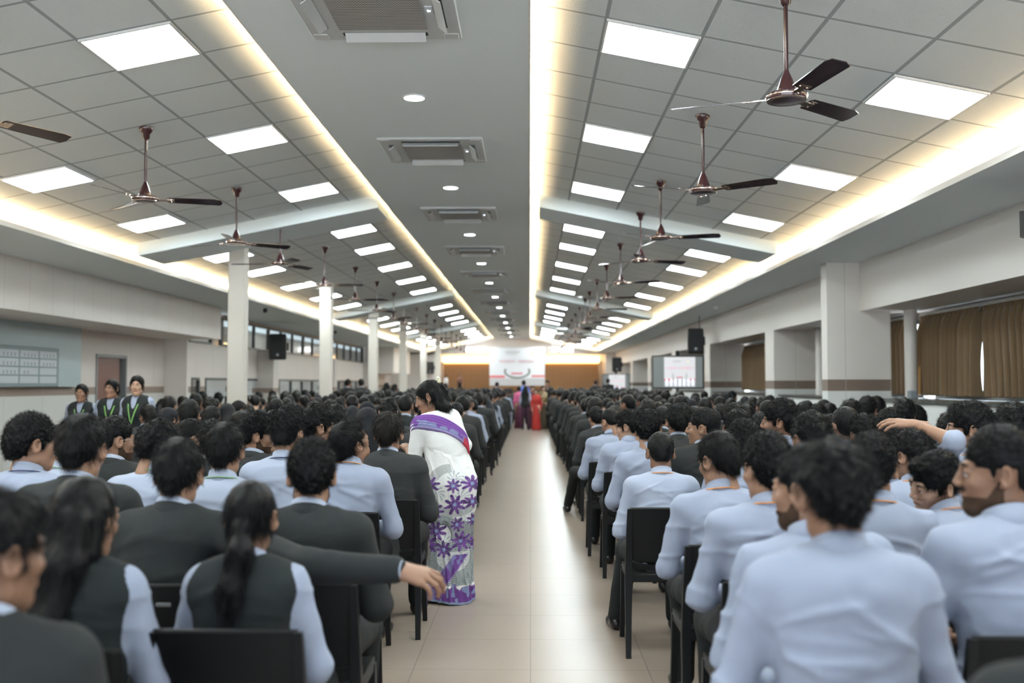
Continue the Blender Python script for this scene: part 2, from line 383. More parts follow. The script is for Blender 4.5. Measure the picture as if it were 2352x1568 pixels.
for k in range(3):
    R = Matrix.Rotation(k*2*PI/3, 4, 'Z') @ Matrix.Rotation(math.radians(-14), 4, 'X')
    f = MB(); P = [(0.20, -0.055), (0.60, -0.062), (0.655, -0.045), (0.665, 0.03), (0.64, 0.065), (0.20, 0.052), (0.185, 0.03), (0.185, -0.035)]
    V = [tuple(R @ Vector((x, y, 0.012 + z - 0.004*(y/.06)**2))) for z in (0.0, 0.004) for x, y in P]; n = len(P)
    f.add(V, [tuple(range(n))[::-1], tuple(range(n, 2*n))] + [(i, (i+1) % n, (i+1) % n+n, i+n) for i in range(n)]); me_bl.append(f.mesh('blade', M_blade))
    f = MB(); f.box(0.10, 0.24, -0.018, 0.018, 0.006, 0.012, M=R); f.box(0.19, 0.25, -0.035, 0.035, 0.007, 0.0118, M=R)
    for q in (-.02, .02): f.lathe([(0.006, 0.0), (0.006, 0.014)], 8, c=tuple(R @ Vector((0.225, q, 0.004))))
    me_br.append(f.mesh('bracket', M_chrome))
def fan(x, y, a, label, lamp=False):
    z = slope_z(x) + RISE
    o = empty('ceiling_fan', (x, y, z), label=label, cat='fan', group='ceiling fans')
    link('canopy', me_can, o); link('rod', me_rod, o); h = link('motor', me_hub, o); h.location = (0, 0, -DROP)
    r = link('trim_ring', me_ring, o); r.location = (0, 0, -DROP)
    for k in range(3):
        q = link('blade', me_bl[k], o); q.location = (0, 0, -DROP); q.rotation_euler = (0, 0, a)
        q2 = link('bracket', me_br[k], q)
FY = [3.1, 6.0, 8.75, 11.5, 13.55]
rng = random.Random(5)
n = 0
for k in range(4):
    for j, p in enumerate(FY):
        n += 1
        for s in (0, 1):
            y = p + 13.4*k - (0.33 if s == 0 else 0.0); x = 1.47 if s == 0 else -3.43
            a = {(0, 1): 159, (0, 2): 80, (0, 3): -18, (0, 4): 20, (1, 2): 14, (1, 3): 36, (1, 4): 62, (1, 1): -60}.get((s, n-1)) if n <= 5 else None
            a = math.radians(a if a is not None else rng.uniform(0, 120))
            if y > 52.5 or y < 2: continue
            fan(x, y, a, 'glossy brown three-blade ceiling fan, %s from the entrance end on the %s side' % (ORD[n], ('window', 'pillar')[s]))
# ------------------------------------------------------------------ right wall : piers, beam, window recess
BX = 4.60; WX = 5.43; BZ = CAM_Z + 1.01; SILL = 1.27
BANDR = (CAM_Z-0.10, CAM_Z+0.06)
M_wr = line_mat('wall right tiles', (0.74, 0.692, 0.645), (0.40, 0.385, 0.37), 'Object', ((1, 1.24),), 0.007, (0.9,), 0.45, band=((2, BANDR[0], BANDR[1], (0.20, 0.15, 0.12)), (2, 0, BANDR[0], (0.72, 0.73, 0.71))))
M_wrp = line_mat('wall right pier', (0.74, 0.692, 0.645), (0.42, 0.40, 0.385), 'Object', ((0, 0.62),), 0.006, (0.05,), 0.45, band=((2, BANDR[0], BANDR[1], (0.20, 0.15, 0.12)), (2, 0, BANDR[0], (0.72, 0.73, 0.71))))
M_plain = mat('wall paint plain', (0.74, 0.692, 0.645), 0.55)
b = MB(); b.box(BX, BX+0.12, YB, 54, BZ, ZL); b.box(BX+0.12, 5.9, YB, 54, BZ+.002, BZ+0.04)
struct('wall_right', b, M_plain)
PIERS = [(-1.2, -0.6, BX), (5.5, 5.8, 4.14), (13.95, 14.22, 4.14), (18.9, 19.6, BX), (25.6, 26.4, BX), (31.7, 32.5, BX), (38.3, 39.1, BX), (45.0, 45.8, BX), (51.0, 54.0, BX)]
b = MB(); 
for (y0, y1, x0) in PIERS:
    if x0 > 4.2: b.box(x0+.003, WX+0.05, y0, y1, 0, BZ-.001)
struct('wall_right', b, M_wrp)
b = MB()
for (y0, y1, x0) in PIERS:
    if x0 < 4.2: b.box(x0, 5.02, y0, y1, 0, ZL)
struct('wall_right', b, M_wrp)
b = MB(); b.box(4.70, 4.82, YB, 54, 0, SILL-0.04); struct('wall_right', b, M_wr)
b = MB(); b.box(4.67, 5.65, YB, 54, SILL-0.04, SILL); struct('trim_20', b, mat('granite sill', (0.06, 0.065, 0.06), 0.25, var=(40, .5)))
b = MB(); b.box(5.60, 5.72, YB, 54, BZ-0.10, BZ+0.05); b.box(5.60, 5.72, 31, 54, SILL, BZ); struct('wall_right', b, M_plain)
# windows with glass behind the curtains
M_alu = mat('aluminium', (0.55, 0.57, 0.58), 0.35, metal=0.4)
M_glass = bpy.data.materials.new('window glass'); M_glass.use_nodes = True
g_ = M_glass.node_tree; gb = g_.nodes['Principled BSDF']; gb.inputs['Transmission Weight'].default_value = 1.0; gb.inputs['Roughness'].default_value = 0.05; gb.inputs['Base Color'].default_value = (0.9, 0.95, 0.95, 1); gb.inputs['IOR'].default_value = 1.1
WINS = [(-0.5, 5.4), (5.9, 13.9), (14.3, 18.9), (19.6, 25.6), (26.4, 31.0)]
for i, (y0, y1) in enumerate(WINS):
    root = empty('window_%d' % (i+1), (5.62, (y0+y1)/2, SILL)); setp(root, kind='structure')
    L_ = y1-y0; Hh = BZ-0.1-SILL
    b = MB(); b.box(-.02, .04, -L_/2, L_/2, 0, .05); b.box(-.02, .04, -L_/2, L_/2, Hh-.05, Hh)
    nn = max(2, round(L_/1.2))
    for q in range(nn+1): yy = -L_/2 + q*L_/nn; b.box(-.02, .04, yy-.025, yy+.025, .05, Hh-.05)
    b.obj('window_frame', M_alu, root); b = MB(); b.box(.008, .014, -L_/2, L_/2, .04, Hh-.04); b.obj('pane', M_glass, root)
# curtains
def curtain_mat():
    m = mat('brown curtain', (0.175, 0.11, 0.052), 0.75, sheen=0.3, bump=(220, 0.2, 0.001))
    b = m.node_tree.nodes['Principled BSDF']; tr = m.node_tree.nodes.new('ShaderNodeBsdfTranslucent'); tr.inputs[0].default_value = (0.30, 0.16, 0.05, 1)
    mx = m.node_tree.nodes.new('ShaderNodeMixShader'); mx.inputs[0].default_value = 0.07
    out = m.node_tree.nodes['Material Output']; m.node_tree.links.new(b.outputs[0], mx.inputs[1]); m.node_tree.links.new(tr.outputs[0], mx.inputs[2]); m.node_tree.links.new(mx.outputs[0], out.inputs[0])
    return m
M_cur = curtain_mat()
crng = np.random.RandomState(3)
def curtain(x, y0, y1, z0, z1, label, lean0=0.0, lean1=0.0, pitch=0.150):
    ny = int((y1-y0)/0.008); nz = 26
    u = np.linspace(0, 1, ny); v = np.linspace(0, 1, nz)
    U, Vv = np.meshgrid(u, v, indexing='ij')
    Y = y0 + (y1-y0)*U + lean0*(1-U)*Vv**0.7*(1-Vv)**0 + 0*Vv
    Y = y0 + lean0*np.sin(np.clip(1-Vv, 0, 1)*PI*0.5)*(1-U) + (y1-y0)*U + lean1*np.sin((1-Vv)*PI*0.5)*U
    ph = 2*PI*(y1-y0)/pitch*U + 1.2*np.sin(U*17) + 0.5*np.sin(U*41)
    amp = 0.018 + 0.060*np.clip((1-Vv)*5, 0, 1)
    X = x - amp*(2*np.abs(np.sin(ph*.5 + 0.15*np.sin(Vv*4+U*9)))**.75-1) + 0.006*np.sin(2.1*ph + 2) * np.clip((1-Vv)*4, 0, 1)
    X = np.where(Vv > 0.93, x + 0.012*np.sin(ph*2), X)
    Z = z0 + (z1-z0)*Vv + 0.006*np.sin(ph)*(Vv < 0.03)
    P = np.stack([X, Y, Z], -1).reshape(-1, 3)
    idx = np.arange(ny*nz).reshape(ny, nz)
    Fq = np.stack([idx[:-1, :-1], idx[:-1, 1:], idx[1:, 1:], idx[1:, :-1]], -1).reshape(-1, 4)
    o = link('curtain', mesh_np('curtain', P, Fq, M_cur), label=label, cat='curtain', group='brown window curtains')
    b = MB(); b.box(x-.02, x+.02, y0, y1, z1, z1+.03); b.obj('curtain_rail', mat('rail', (0.75, 0.75, 0.72), 0.4), o)
CZ1 = BZ - 0.075
curtain(WX, 2.0, 4.9, SILL+.045, CZ1, 'brown pleated curtain drawn over the window nearest the entrance end')
curtain(WX, 7.0, 12.02, SILL+.045, CZ1, 'long brown pleated curtain before the window bay, entrance-end side of its bright gap', 0, -0.06)
curtain(WX, 12.12, 13.92, SILL+.045, CZ1, 'brown pleated curtain between the bright gap and the white pipe', 0.10, 0)
curtain(WX, 14.3, 16.4, SILL+.045, CZ1, 'narrow brown curtain seen between the broad pier and the white pipe')
curtain(WX, 18.1, 18.85, SILL+.045, CZ1, 'dark narrow curtain beside the second white pipe')
curtain(WX, 19.7, 25.4, SILL+.045, CZ1, 'brown curtain across the window between two piers in the middle of the hall')
curtain(WX, 26.5, 30.8, SILL+.045, CZ1, 'brown curtain on the farther window behind the television')
for y, t in ((13.75, 'white round pipe standing on the sill beside the long curtain'), (18.0, 'white round pipe on the sill beyond the broad pier')):
    b = MB(); b.tube([(0, 0, 0), (0, 0, BZ-SILL)], 0.085, 24); b.obj('pipe', M_plain, smooth=True, label=t, cat='pipe').location = (5.22, y, SILL)
b = MB(); b.box(-.05, .05, -.06, .06, 0, .11, bev=.01); b.obj('router', mat('grey plastic', (.3, .33, .36), .4), label='small grey box on the dark sill by the white pipe', cat='box').location = (5.1, 13.4, SILL)
# grille slot in low wall
b = MB(); b.box(4.685, 4.70, 9.0, 10.6, 1.095, 1.12); b.obj('wall_rail', M_grey, label='thin dark rail on the white wall under the long curtain', cat='rail')
# ------------------------------------------------------------------ left wall
BANDL = (CAM_Z-0.20, CAM_Z-0.06)
M_wl = line_mat('wall left tiles', (0.72, 0.66, 0.61), (0.40, 0.36, 0.33), 'Object', ((1, 1.22),), 0.008, (0.55,), 0.5, band=((2, BANDL[0], BANDL[1], (0.27, 0.21, 0.175)), (2, 0, BANDL[0], (0.62, 0.62, 0.59))))
BLZ = CAM_Z + 0.98
b = MB(); b.box(-8.25, -6.85, YB, 21.9, BLZ, ZL); struct('trim_21', b, line_mat('bulkhead panels', (0.74, 0.69, 0.645), (0.45, 0.40, 0.37), 'Object', ((1, 0.66),), 0.006, (0.27,), 0.5))
b = MB(); b.box(-8.25, -8.10, YB, 18.42, 0, BLZ); b.box(-8.25, -8.10, 19.82, 21.9, 0, BLZ); b.box(-8.25, -8.10, 18.42, 19.82, CAM_Z+.56, BLZ)
struct('wall_left', b, M_wl)
# door
root = empty('door_1', (-8.10, 18.42, 0)); setp(root, kind='structure')
b = MB(); H = CAM_Z+.56
b.box(-.14, .02, 0, .05, 0, H, bev=0); b.box(-.14, .02, 1.35, 1.40, 0, H); b.box(-.14, .02, 0.05, 1.35, H-.06, H); b.obj('door_frame', mat('door frame grey', (0.25, 0.26, 0.27), .4), root)
b = MB(); b.box(-.06, -.02, .05, 1.12, .01, H-.07); b.obj('door_leaf', mat('door laminate', (0.16, 0.065, 0.045), 0.4, var=(8, .15)), root)
b = MB(); b.box(-.02, .03, 1.02, 1.05, 0.95, 1.1); b.obj('door_handle', M_alu, root)
b = MB(); b.box(-.16, -.13, 0, 1.4, 0, H); b.obj('door_gap_shade', M_black, root)  # black sheet painted as the shade in the open door gap
# notice panel (large pale blue board) and display board
b = MB(); b.box(-8.098, -7.98, 9.0, 17.55, CAM_Z-.05, BLZ-.002)
b.obj('pale_blue_panel', mat('pale blue laminate', (0.40, 0.49, 0.51), 0.35), label='large pale blue panel mounted on the wall under the bulkhead', cat='panel')
db = empty('display_board', (-7.98, 16.62, CAM_Z-.05), label='grey framed board with rows of pale photo cards on the blue panel', cat='display board')
b = MB(); b.box(0, .05, -4.0, 0, 0, .64, bev=.01); b.obj('board_frame', mat('board frame', (0.20, 0.26, 0.28), .4), db)
mc = mat('card white', (0.52, 0.57, 0.60), 0.4); mk = mat('card print', (0.25, 0.29, 0.31), .5)
for c in range(6):
    for r in range(4):
        b = MB(); ya = -.10 - c*.62; z0 = .06 + (3-r)*.135; b.box(.05, .056, ya-.57, ya, z0, z0+.11); cc = b.obj('card', mc, db)
        if r == 3 or (r == 2 and c == 0): continue
        b = MB()
        for q in range(4 if not (r == 2 and c == 1) else 2):
            yy = ya-.44+q*.11; b.lathe([(0.016, 0), (0.016, 0.002)], 8, c=(0, 0, 0)); n0 = len(b.v)-16
            for w_ in range(n0, n0+16): x_, y_, z_ = b.v[w_]; b.v[w_] = (.057+z_, yy+x_, z0+.05+y_)
            b.box(.056, .0575, yy-.014, yy+.014, z0+.01, z0+.035)
        b.obj('portraits', mk, cc)
# far part of the left wall with two strips of windows
LX = -7.6; CL0, CL1 = CAM_Z+.93, CAM_Z+1.63; LW0, LW1 = CAM_Z-.36, CAM_Z+.14
b = MB()
b.box(LX-.15, LX, 22.0, 45.2, LW1, CL0); b.box(LX-.15, LX, 22.0, 56, 0, LW0); b.box(LX-.15, LX, 22.0, 56, CL1, ZL); b.box(LX-.15, LX, 45.2, 56, LW0, CL1)
LWs = [(22.2, 22.75), (23.15, 25.2), (26.3, 28.3), (30.0, 36.2), (38.2, 44.8)]
prev = 22.0
for (y0, y1) in LWs + [(45.2, 45.2)]: b.box(LX-.15, LX-.001, prev, y0, LW0, LW1); prev = y1
struct('wall_left', b, M_wl)
b = MB(); b.box(-8.25, LX, 21.903, 22.0, 0, ZL); struct('wall_left', b, M_plain)
b = MB(); b.box(-7.75, -7.15, 27.6, 28.2, 0, CL0); b.box(-7.75, -7.15, 45.2, 45.8, 0, ZL); b.box(-7.75, -7.3, 37.0, 37.5, 0, CL0)
struct('wall_left', b, line_mat('left pilaster', (0.62, 0.58, 0.54), (0.5, 0.46, 0.42), 'Object', ((2, 9.0),), 0.004, (0.0,), 0.5, band=((2, BANDL[0]-.06, BANDL[1]-.06, (0.27, 0.20, 0.16)),)))
b = MB(); b.box(-7.6, -6.3, 45.8, 52, CAM_Z+.5, ZL); struct('trim_22', b, M_plain)
wn = 10
M_wf = mat('dark window frame', (0.02, 0.03, 0.03), 0.4)
M_room = mat('corridor paint', (0.30, 0.28, 0.25), 0.7)
for (y0, y1), z0, z1 in [(p, LW0, LW1) for p in LWs] + [((22.0, 23.6), CL0, CL1), ((24.3, 45.0), CL0, CL1)]:
    wn += 1; root = empty('window_%d' % wn, (LX, y0, z0)); setp(root, kind='structure'); L_ = y1-y0; Hh = z1-z0
    b = MB(); b.box(-.06, .01, 0, L_, 0, .05); b.box(-.06, .01, 0, L_, Hh-.06, Hh)
    nn = max(1, round(L_/1.45))
    for q in range(nn+1): yy = min(L_-.06, max(0, q*L_/nn-.03)); b.box(-.06, .012, yy, yy+(.18 if q % 3 == 0 and z0 > 2 else .09), .05, Hh-.06)
    b.obj('window_frame', M_wf, root); b = MB(); b.box(-.04, -.03, 0, L_, .04, Hh-.04); b.obj('pane', M_glass, root)
b = MB(); b.box(-10.6, -10.5, 21, 56, 0, 4); b.box(-10.5, LX-.15, 21, 56, 3.5, 3.6); b.box(-10.5, LX-.15, 55.9, 56, 0, 4); b.box(-10.5, -8.25, 21, 21.1, 0, 4); struct('wall_outer', b, M_room)
cl = MB(); cl.box(-.3, .3, -.6, .6, -.03, 0)
me_cl = cl.mesh('corridor_light', mat('corridor lamp', (1, 1, 1), .5, emit=(0.95, 1.0, 0.97), estr=5))
for i, y in enumerate((24, 31, 38, 44)):
    o = link('corridor_light', me_cl, label='bright lamp seen through the high windows, %s from the entrance end' % ORD[i+1], cat='light', group='corridor lamps'); o.location = (-9.3, y, 3.495)
for i, y in enumerate((25.5, 33.5)):
    b = MB(); b.box(-.02, .02, -.5, .5, 0, .55); o = b.obj('warm_glow_panel', mat('warm glow panel', (1, .8, .5), .5, emit=(1.0, .66, .3), estr=.9), label='warm glow in the room behind the high windows, %s one' % ('nearer', 'farther')[i], cat='light'); o.location = (-10.3, y, 2.3)  # upright emissive panel giving the warm glow in that room
# round-cornered free-standing columns
CY = [14.55, 20.9, 27.2, 33.6, 40.0, 46.3]
M_col = line_mat('column laminate', (0.66, 0.61, 0.54), (0.5, 0.46, 0.4), 'Object', ((2, 9.0),), 0.004, (0.0,), 0.45)
for i, y in enumerate(CY):
    b = MB(); b.box(-.12, .12, -.12, .12, 0, slope_z(-4.3)+RISE+.02, bev=.012)
    b.obj('column', M_col, label='cream square column from floor to ceiling, %s from the entrance end' % ORD[i+1], cat='column', group='free-standing columns').location = (-4.3, y, 0)
# ------------------------------------------------------------------ end walls and stage
b = MB(); b.box(-9, 6, YB-.1, YB, 2.65, 4.35); b.box(-9, -7.0, YB-.1, YB, 0, 2.65); b.box(4.0, 6, YB-.1, YB, 0, 2.65)
for xx in (-4.25, -1.5, 1.25): b.box(xx-.08, xx+.08, YB-.1, YB, 0, 2.65)
struct('wall_back', b, M_plain)
b = MB(); b.box(-40, 40, -40, YB-.1, -.05, 0); struct('ground_outside', b, mat('forecourt paving', (.62, .64, .65), .8))  # unseen paving, made pale to bounce light up to the ceiling
b = MB(); b.box(-9, 6, YE, YE+.1, 0, 4.4); struct('wall_front', b, M_plain)
b = MB(); b.box(5.72, 5.9, YB, 56, 0, SILL-.04); b.box(5.72, 5.9, YB, 56, BZ+.05, 4.2); b.box(5.72, 5.9, 31, 56.8, SILL-.04, BZ+.05); struct('wall_outer', b, M_plain)
b = MB(); b.box(-8.6, -8.25, YB, 22, 0, 4.2); struct('wall_outer', b, M_plain)
b = MB(); b.box(-9, 6, YB, YE, 4.3, 4.35); struct('ceiling', b, M_plain)
# proscenium: cove opening over the stage
b = MB(); SZ0, SZ1 = CAM_Z+1.30, CAM_Z+1.42
b.box(-9, 6, 54.6, 54.7, CAM_Z+1.62, 4.3); b.box(4.1, 6, 54.0, YE, 0, CAM_Z+1.7); b.box(-7.75, -5.2, 54.6, YE, 0, CAM_Z+1.7)
struct('wall_front', b, M_plain)
b = MB(); b.box(-5.2, 4.1, 54.7, YE, CAM_Z+1.70, CAM_Z+1.74); b.box(-5.2, 4.1, 56.55, YE, CAM_Z+1.26, CAM_Z+1.32); struct('ceiling', b, M_cove)
b = MB(); b.box(-5.0, 3.9, 56.45, 56.50, CAM_Z+1.25, CAM_Z+1.52)
b.obj('stage_cove_light', mat('stage cove glow', (1, .8, .5), .5, emit=(1.0, .72, .40), estr=3), label='warm glowing cove strip above the wooden stage wall', cat='light')
b = MB(); b.box(-4.9, 3.85, 56.38, 56.43, 1.1, CAM_Z+1.18)
b.obj('slatted_stage_wall', line_mat('wood slats', (0.33, 0.185, 0.075), (0.15, 0.08, 0.03), 'Object', ((0, 0.16),), 0.03, (0.0,), 0.45), kind='structure')
b = MB(); b.box(-4.9, 3.85, 56.30, 56.36, CAM_Z+1.17, CAM_Z+1.20); b.obj('wall_washer', mat('amber strip', (1, .6, .2), .5, emit=(1.0, .55, .16), estr=6), label='thin amber strip washing the top of the wooden stage wall', cat='light')
b = MB(); b.box(-5.15, 4.05, 50.5, 56.3, 0, 0.85); b.obj('stage', mat('stage carpet', (0.10, 0.06, 0.05), .9), label='raised stage platform at the end of the hall', cat='stage')
for i, (x, t) in enumerate(((-2.9, 'pillar'), (1.75, 'window'))):
    b = MB(); b.box(-.55, .55, -.05, .05, -.13, .13, bev=.04); o = b.obj('stage_light', mat('flood glow', (1, 1, 1), .5, emit=(1, 1, 1), estr=5), label='bright stage floodlight bar on the %s side of the banner' % t, cat='light', group='stage floodlights'); o.location = (x, 53.4, CAM_Z+1.83)
# banner
def banner_parts(root, W, H, glow=0.0, y=-0.012):
    def q(x0, x1, z0, z1, col, nm, k, d=0.004):
        b = MB(); b.box(x0*W, x1*W, y-d*(k+1), y-d*k, z0*H, z1*H)
        return b.obj(nm, mat('print %s %.1f' % (col, glow), tuple(c*.06 for c in col) if glow else col, .6, emit=col if glow else None, estr=glow), root)
    q(-.5, .5, 0, 1, (.86, .87, .90), 'sheet', 0)
    q(-.5, -.22, .20, .265, (.80, .22, .25), 'red_band', 1); q(.26, .5, .22, .27, (.80, .25, .28), 'red_band', 1)
    q(-.5, .5, 0, .19, (.60, .60, .60), 'grey_base', 1)
    q(-.22, .05, .86, .88, (.45, .47, .46), 'text_line', 1); q(-.20, .0, .81, .825, (.55, .57, .6), 'text_line', 1)
    b = MB(); 
    for k in range(26):
        a0 = math.radians(158) + k*math.radians(226)/26; a1 = a0 + math.radians(226)/26
        b.add([(W*(.0+.24*math.cos(a)), y-.010, H*(.37+.19*math.sin(a)*1.0)) if i < 2 else (W*(.205*math.cos(a)), y-.010, H*(.37+.14*math.sin(a))) for i, a in enumerate((a0, a1, a1, a0))], [(0, 1, 2, 3)])
    b.obj('emblem_ring', mat('emblem grey %.1f' % glow, (.25, .28, .27), .6, emit=(.25, .28, .27) if glow else None, estr=glow), root)
    q(-.11, .10, .29, .34, (.75, .30, .36), 'emblem_text', 2)
    b = MB(); 
    def txt(s, x, z, size, col, nm):
        cu = bpy.data.curves.new(nm, 'FONT'); cu.body = s; cu.size = size; cu.align_x = 'CENTER'; cu.extrude = 0.002
        cu.materials.append(mat('letter %s %.1f' % (col, glow), col, .6, emit=col if glow else None, estr=glow))
        tmp = bpy.data.objects.new(nm, cu); COL.objects.link(tmp); dg = bpy.context.evaluated_depsgraph_get(); me = bpy.data.meshes.new_from_object(tmp.evaluated_get(dg)); bpy.data.objects.remove(tmp); o = link(nm, me, root); o.rotation_euler = (PI/2, 0, 0); o.location = (x*W, y-.014, z*H)
    txt('STUDENTS   CEREMONY', 0, .60, H*.085, (.62, .22, .28), 'headline')
    b = MB(); b.lathe([(.02*W, 0), (.02*W, .004)], 12)
    o = b.obj('logo', mat('logo yellow %.1f' % glow, (.75, .6, .2), .6, emit=(.75, .6, .2) if glow else None, estr=glow), root); o.rotation_euler = (PI/2, 0, 0); o.location = (.26*W, y-.008, .86*H)
    return root
r_ = empty('banner', (-0.70, 53.2, CAM_Z-.10), label='tall white event banner with red print hanging before the stage', cat='banner'); banner_parts(r_, 2.95, 2.05)
b = MB()
for sx in (-1.40, 1.40): b.tube([(sx, .03, -.52), (sx, .03, 2.06)], .02, 8)
b.tube([(-1.42, .03, 2.05), (1.42, .03, 2.05)], .02, 8); b.obj('support_frame', M_grey, r_)
# televisions on stands
def tv(x, y, z, W, H, rz, label):
    r = empty('television', (x, y, 0), rz, label=label, cat='television')
    b = MB(); b.box(-W/2, W/2, -.02, .05, z, z+H, bev=.008); b.obj('casing', mat('tv casing', (.03, .032, .035), .3), r)
    b = MB(); b.box(-W/2+.03, W/2-.03, -.026, -.021, z+.04, z+H-.03); b.obj('screen', mat('tv screen dark', (.05, .055, .055), .25, emit=(.13, .15, .15), estr=.55), r)
    pr = empty('screen_image', (0.035*W, -.03, z+.05)); pr.parent = r; banner_parts(pr, W*.60, H-.09, .40, -.001)
    for k in range(7):
        b = MB(); ww = W*.60; xx = (-.42+.14*k)*ww
        b.tube([(xx, -.022, .02), (xx, -.022, .17*H), (xx, -.022, .24*H)], [.032*ww, .04*ww, .012*ww], 8); b.obj('figure', mat('tv figures', (.55, .6, .75), .5, emit=(.6, .66, .85), estr=.6), pr)
    b = MB(); b.tube([(0, .08, .05), (0, .08, z+H*.5)], .03, 10); b.box(-.4, .4, -.25, .35, 0, .05); b.obj('stand', M_black, r)
    b = MB(); b.box(-.05, .05, -.02, .03, z+H, z+H+.12, bev=.01); b.obj('webcam', M_black, r)
tv(3.63, 24.6, CAM_Z-.125, 1.27, .82, 0, 'large television on a stand by the windows, nearer of the two screens')
tv(3.95, 46, CAM_Z-.40, 1.25, .86, 0, 'smaller-looking far television near the stage by the slatted wall')
# loudspeakers
def speaker(x, y, z, rz, label, w=.40, h=.62, tilt=.12):
    r = empty('loudspeaker', (x, y, z), rz, label=label, cat='speaker')
    P = [(-w/2, -.14), (w/2, -.14), (w/2*1.0, 0), (w*.36, .17), (-w*.36, .17), (-w/2, 0)]
    Mx = Matrix.Rotation(tilt, 4, 'X')
    b = MB(); n = 6
    V = []
    for zz, s_ in ((-h/2, .86), (-h/2+.04, .95), (0, 1.0), (h/2-.04, .97), (h/2, .88)):
        V += [tuple(Mx @ Vector((px*s_, py*s_, zz))) for px, py in P]
    Fc = [tuple(range(n))[::-1], tuple(range(4*n, 5*n))] + [(k*n+i, k*n+(i+1) % n, (k+1)*n+(i+1) % n, (k+1)*n+i) for k in range(4) for i in range(n)]
    b.add(V, Fc); b.obj('cabinet', M_black, r)
    b = MB(); b.box(-w*.40, w*.40, -.152, -.139, -h*.40, h*.40, bev=.01, M=Mx); b.obj('speaker_grille', mat('speaker mesh', (.02, .022, .024), .7), r)
    b = MB(); b.lathe([(.035, 0), (.035, .004)], 16); o = b.obj('badge', mat('badge grey', (.5, .52, .55), .3), r); o.rotation_euler = (PI/2+tilt, 0, 0); o.location = tuple(Mx @ Vector((0, -.153, -h*.30)))
    b = MB(); b.tube([(0, .12, 0), (0.10, .25, .02), (0.18, .32, .0)], .018, 8); b.box(.10, .26, .30, .34, -.1, .12); b.obj('wall_bracket', M_black, r)
speaker(4.12, 24.9, CAM_Z+1.07, math.radians(-6), 'black loudspeaker on the pier above the nearer television', .40, .62)
speaker(4.17, 7.9, CAM_Z+1.30, math.radians(40), 'large black loudspeaker near the ceiling, cut by the frame edge above the curtains', .36, .50)
speaker(4.0, 46, CAM_Z+.88, math.radians(-6), 'black loudspeaker above the far television', .46, .66)
speaker(-6.95, 27.3, CAM_Z+1.02, math.radians(8), 'black loudspeaker hung on the pilaster by the high windows', .48, .70)
speaker(-5.45, 54.05, CAM_Z+.87, math.radians(6), 'black loudspeaker on the far wall beside the stage', .44, .64)
b = MB(); b.tube([(4.22, 24.9, CAM_Z+1.38), (4.22, 24.9, ZL)], .01, 8); b.obj('hanging_rod', M_black, label='thin black rod hanging the loudspeaker from the soffit', cat='rod')
for i, (x, y) in enumerate(((-5.95, 22.2), (-6.2, 31.5), (4.0, 21.5))):
    b = MB(); b.lathe([(.03, 0.0), (.05, -.03), (.045, -.08), (.02, -.10)][::-1], 16); o = b.obj('dome_camera', M_black if i < 2 else M_pf, label=('small black dome camera on the soffit by the high windows', 'black dome camera on the soffit farther along the pillar side', 'white dome camera on the soffit on the window side')[i], cat='camera', smooth=True); o.location = (x, y, ZL)
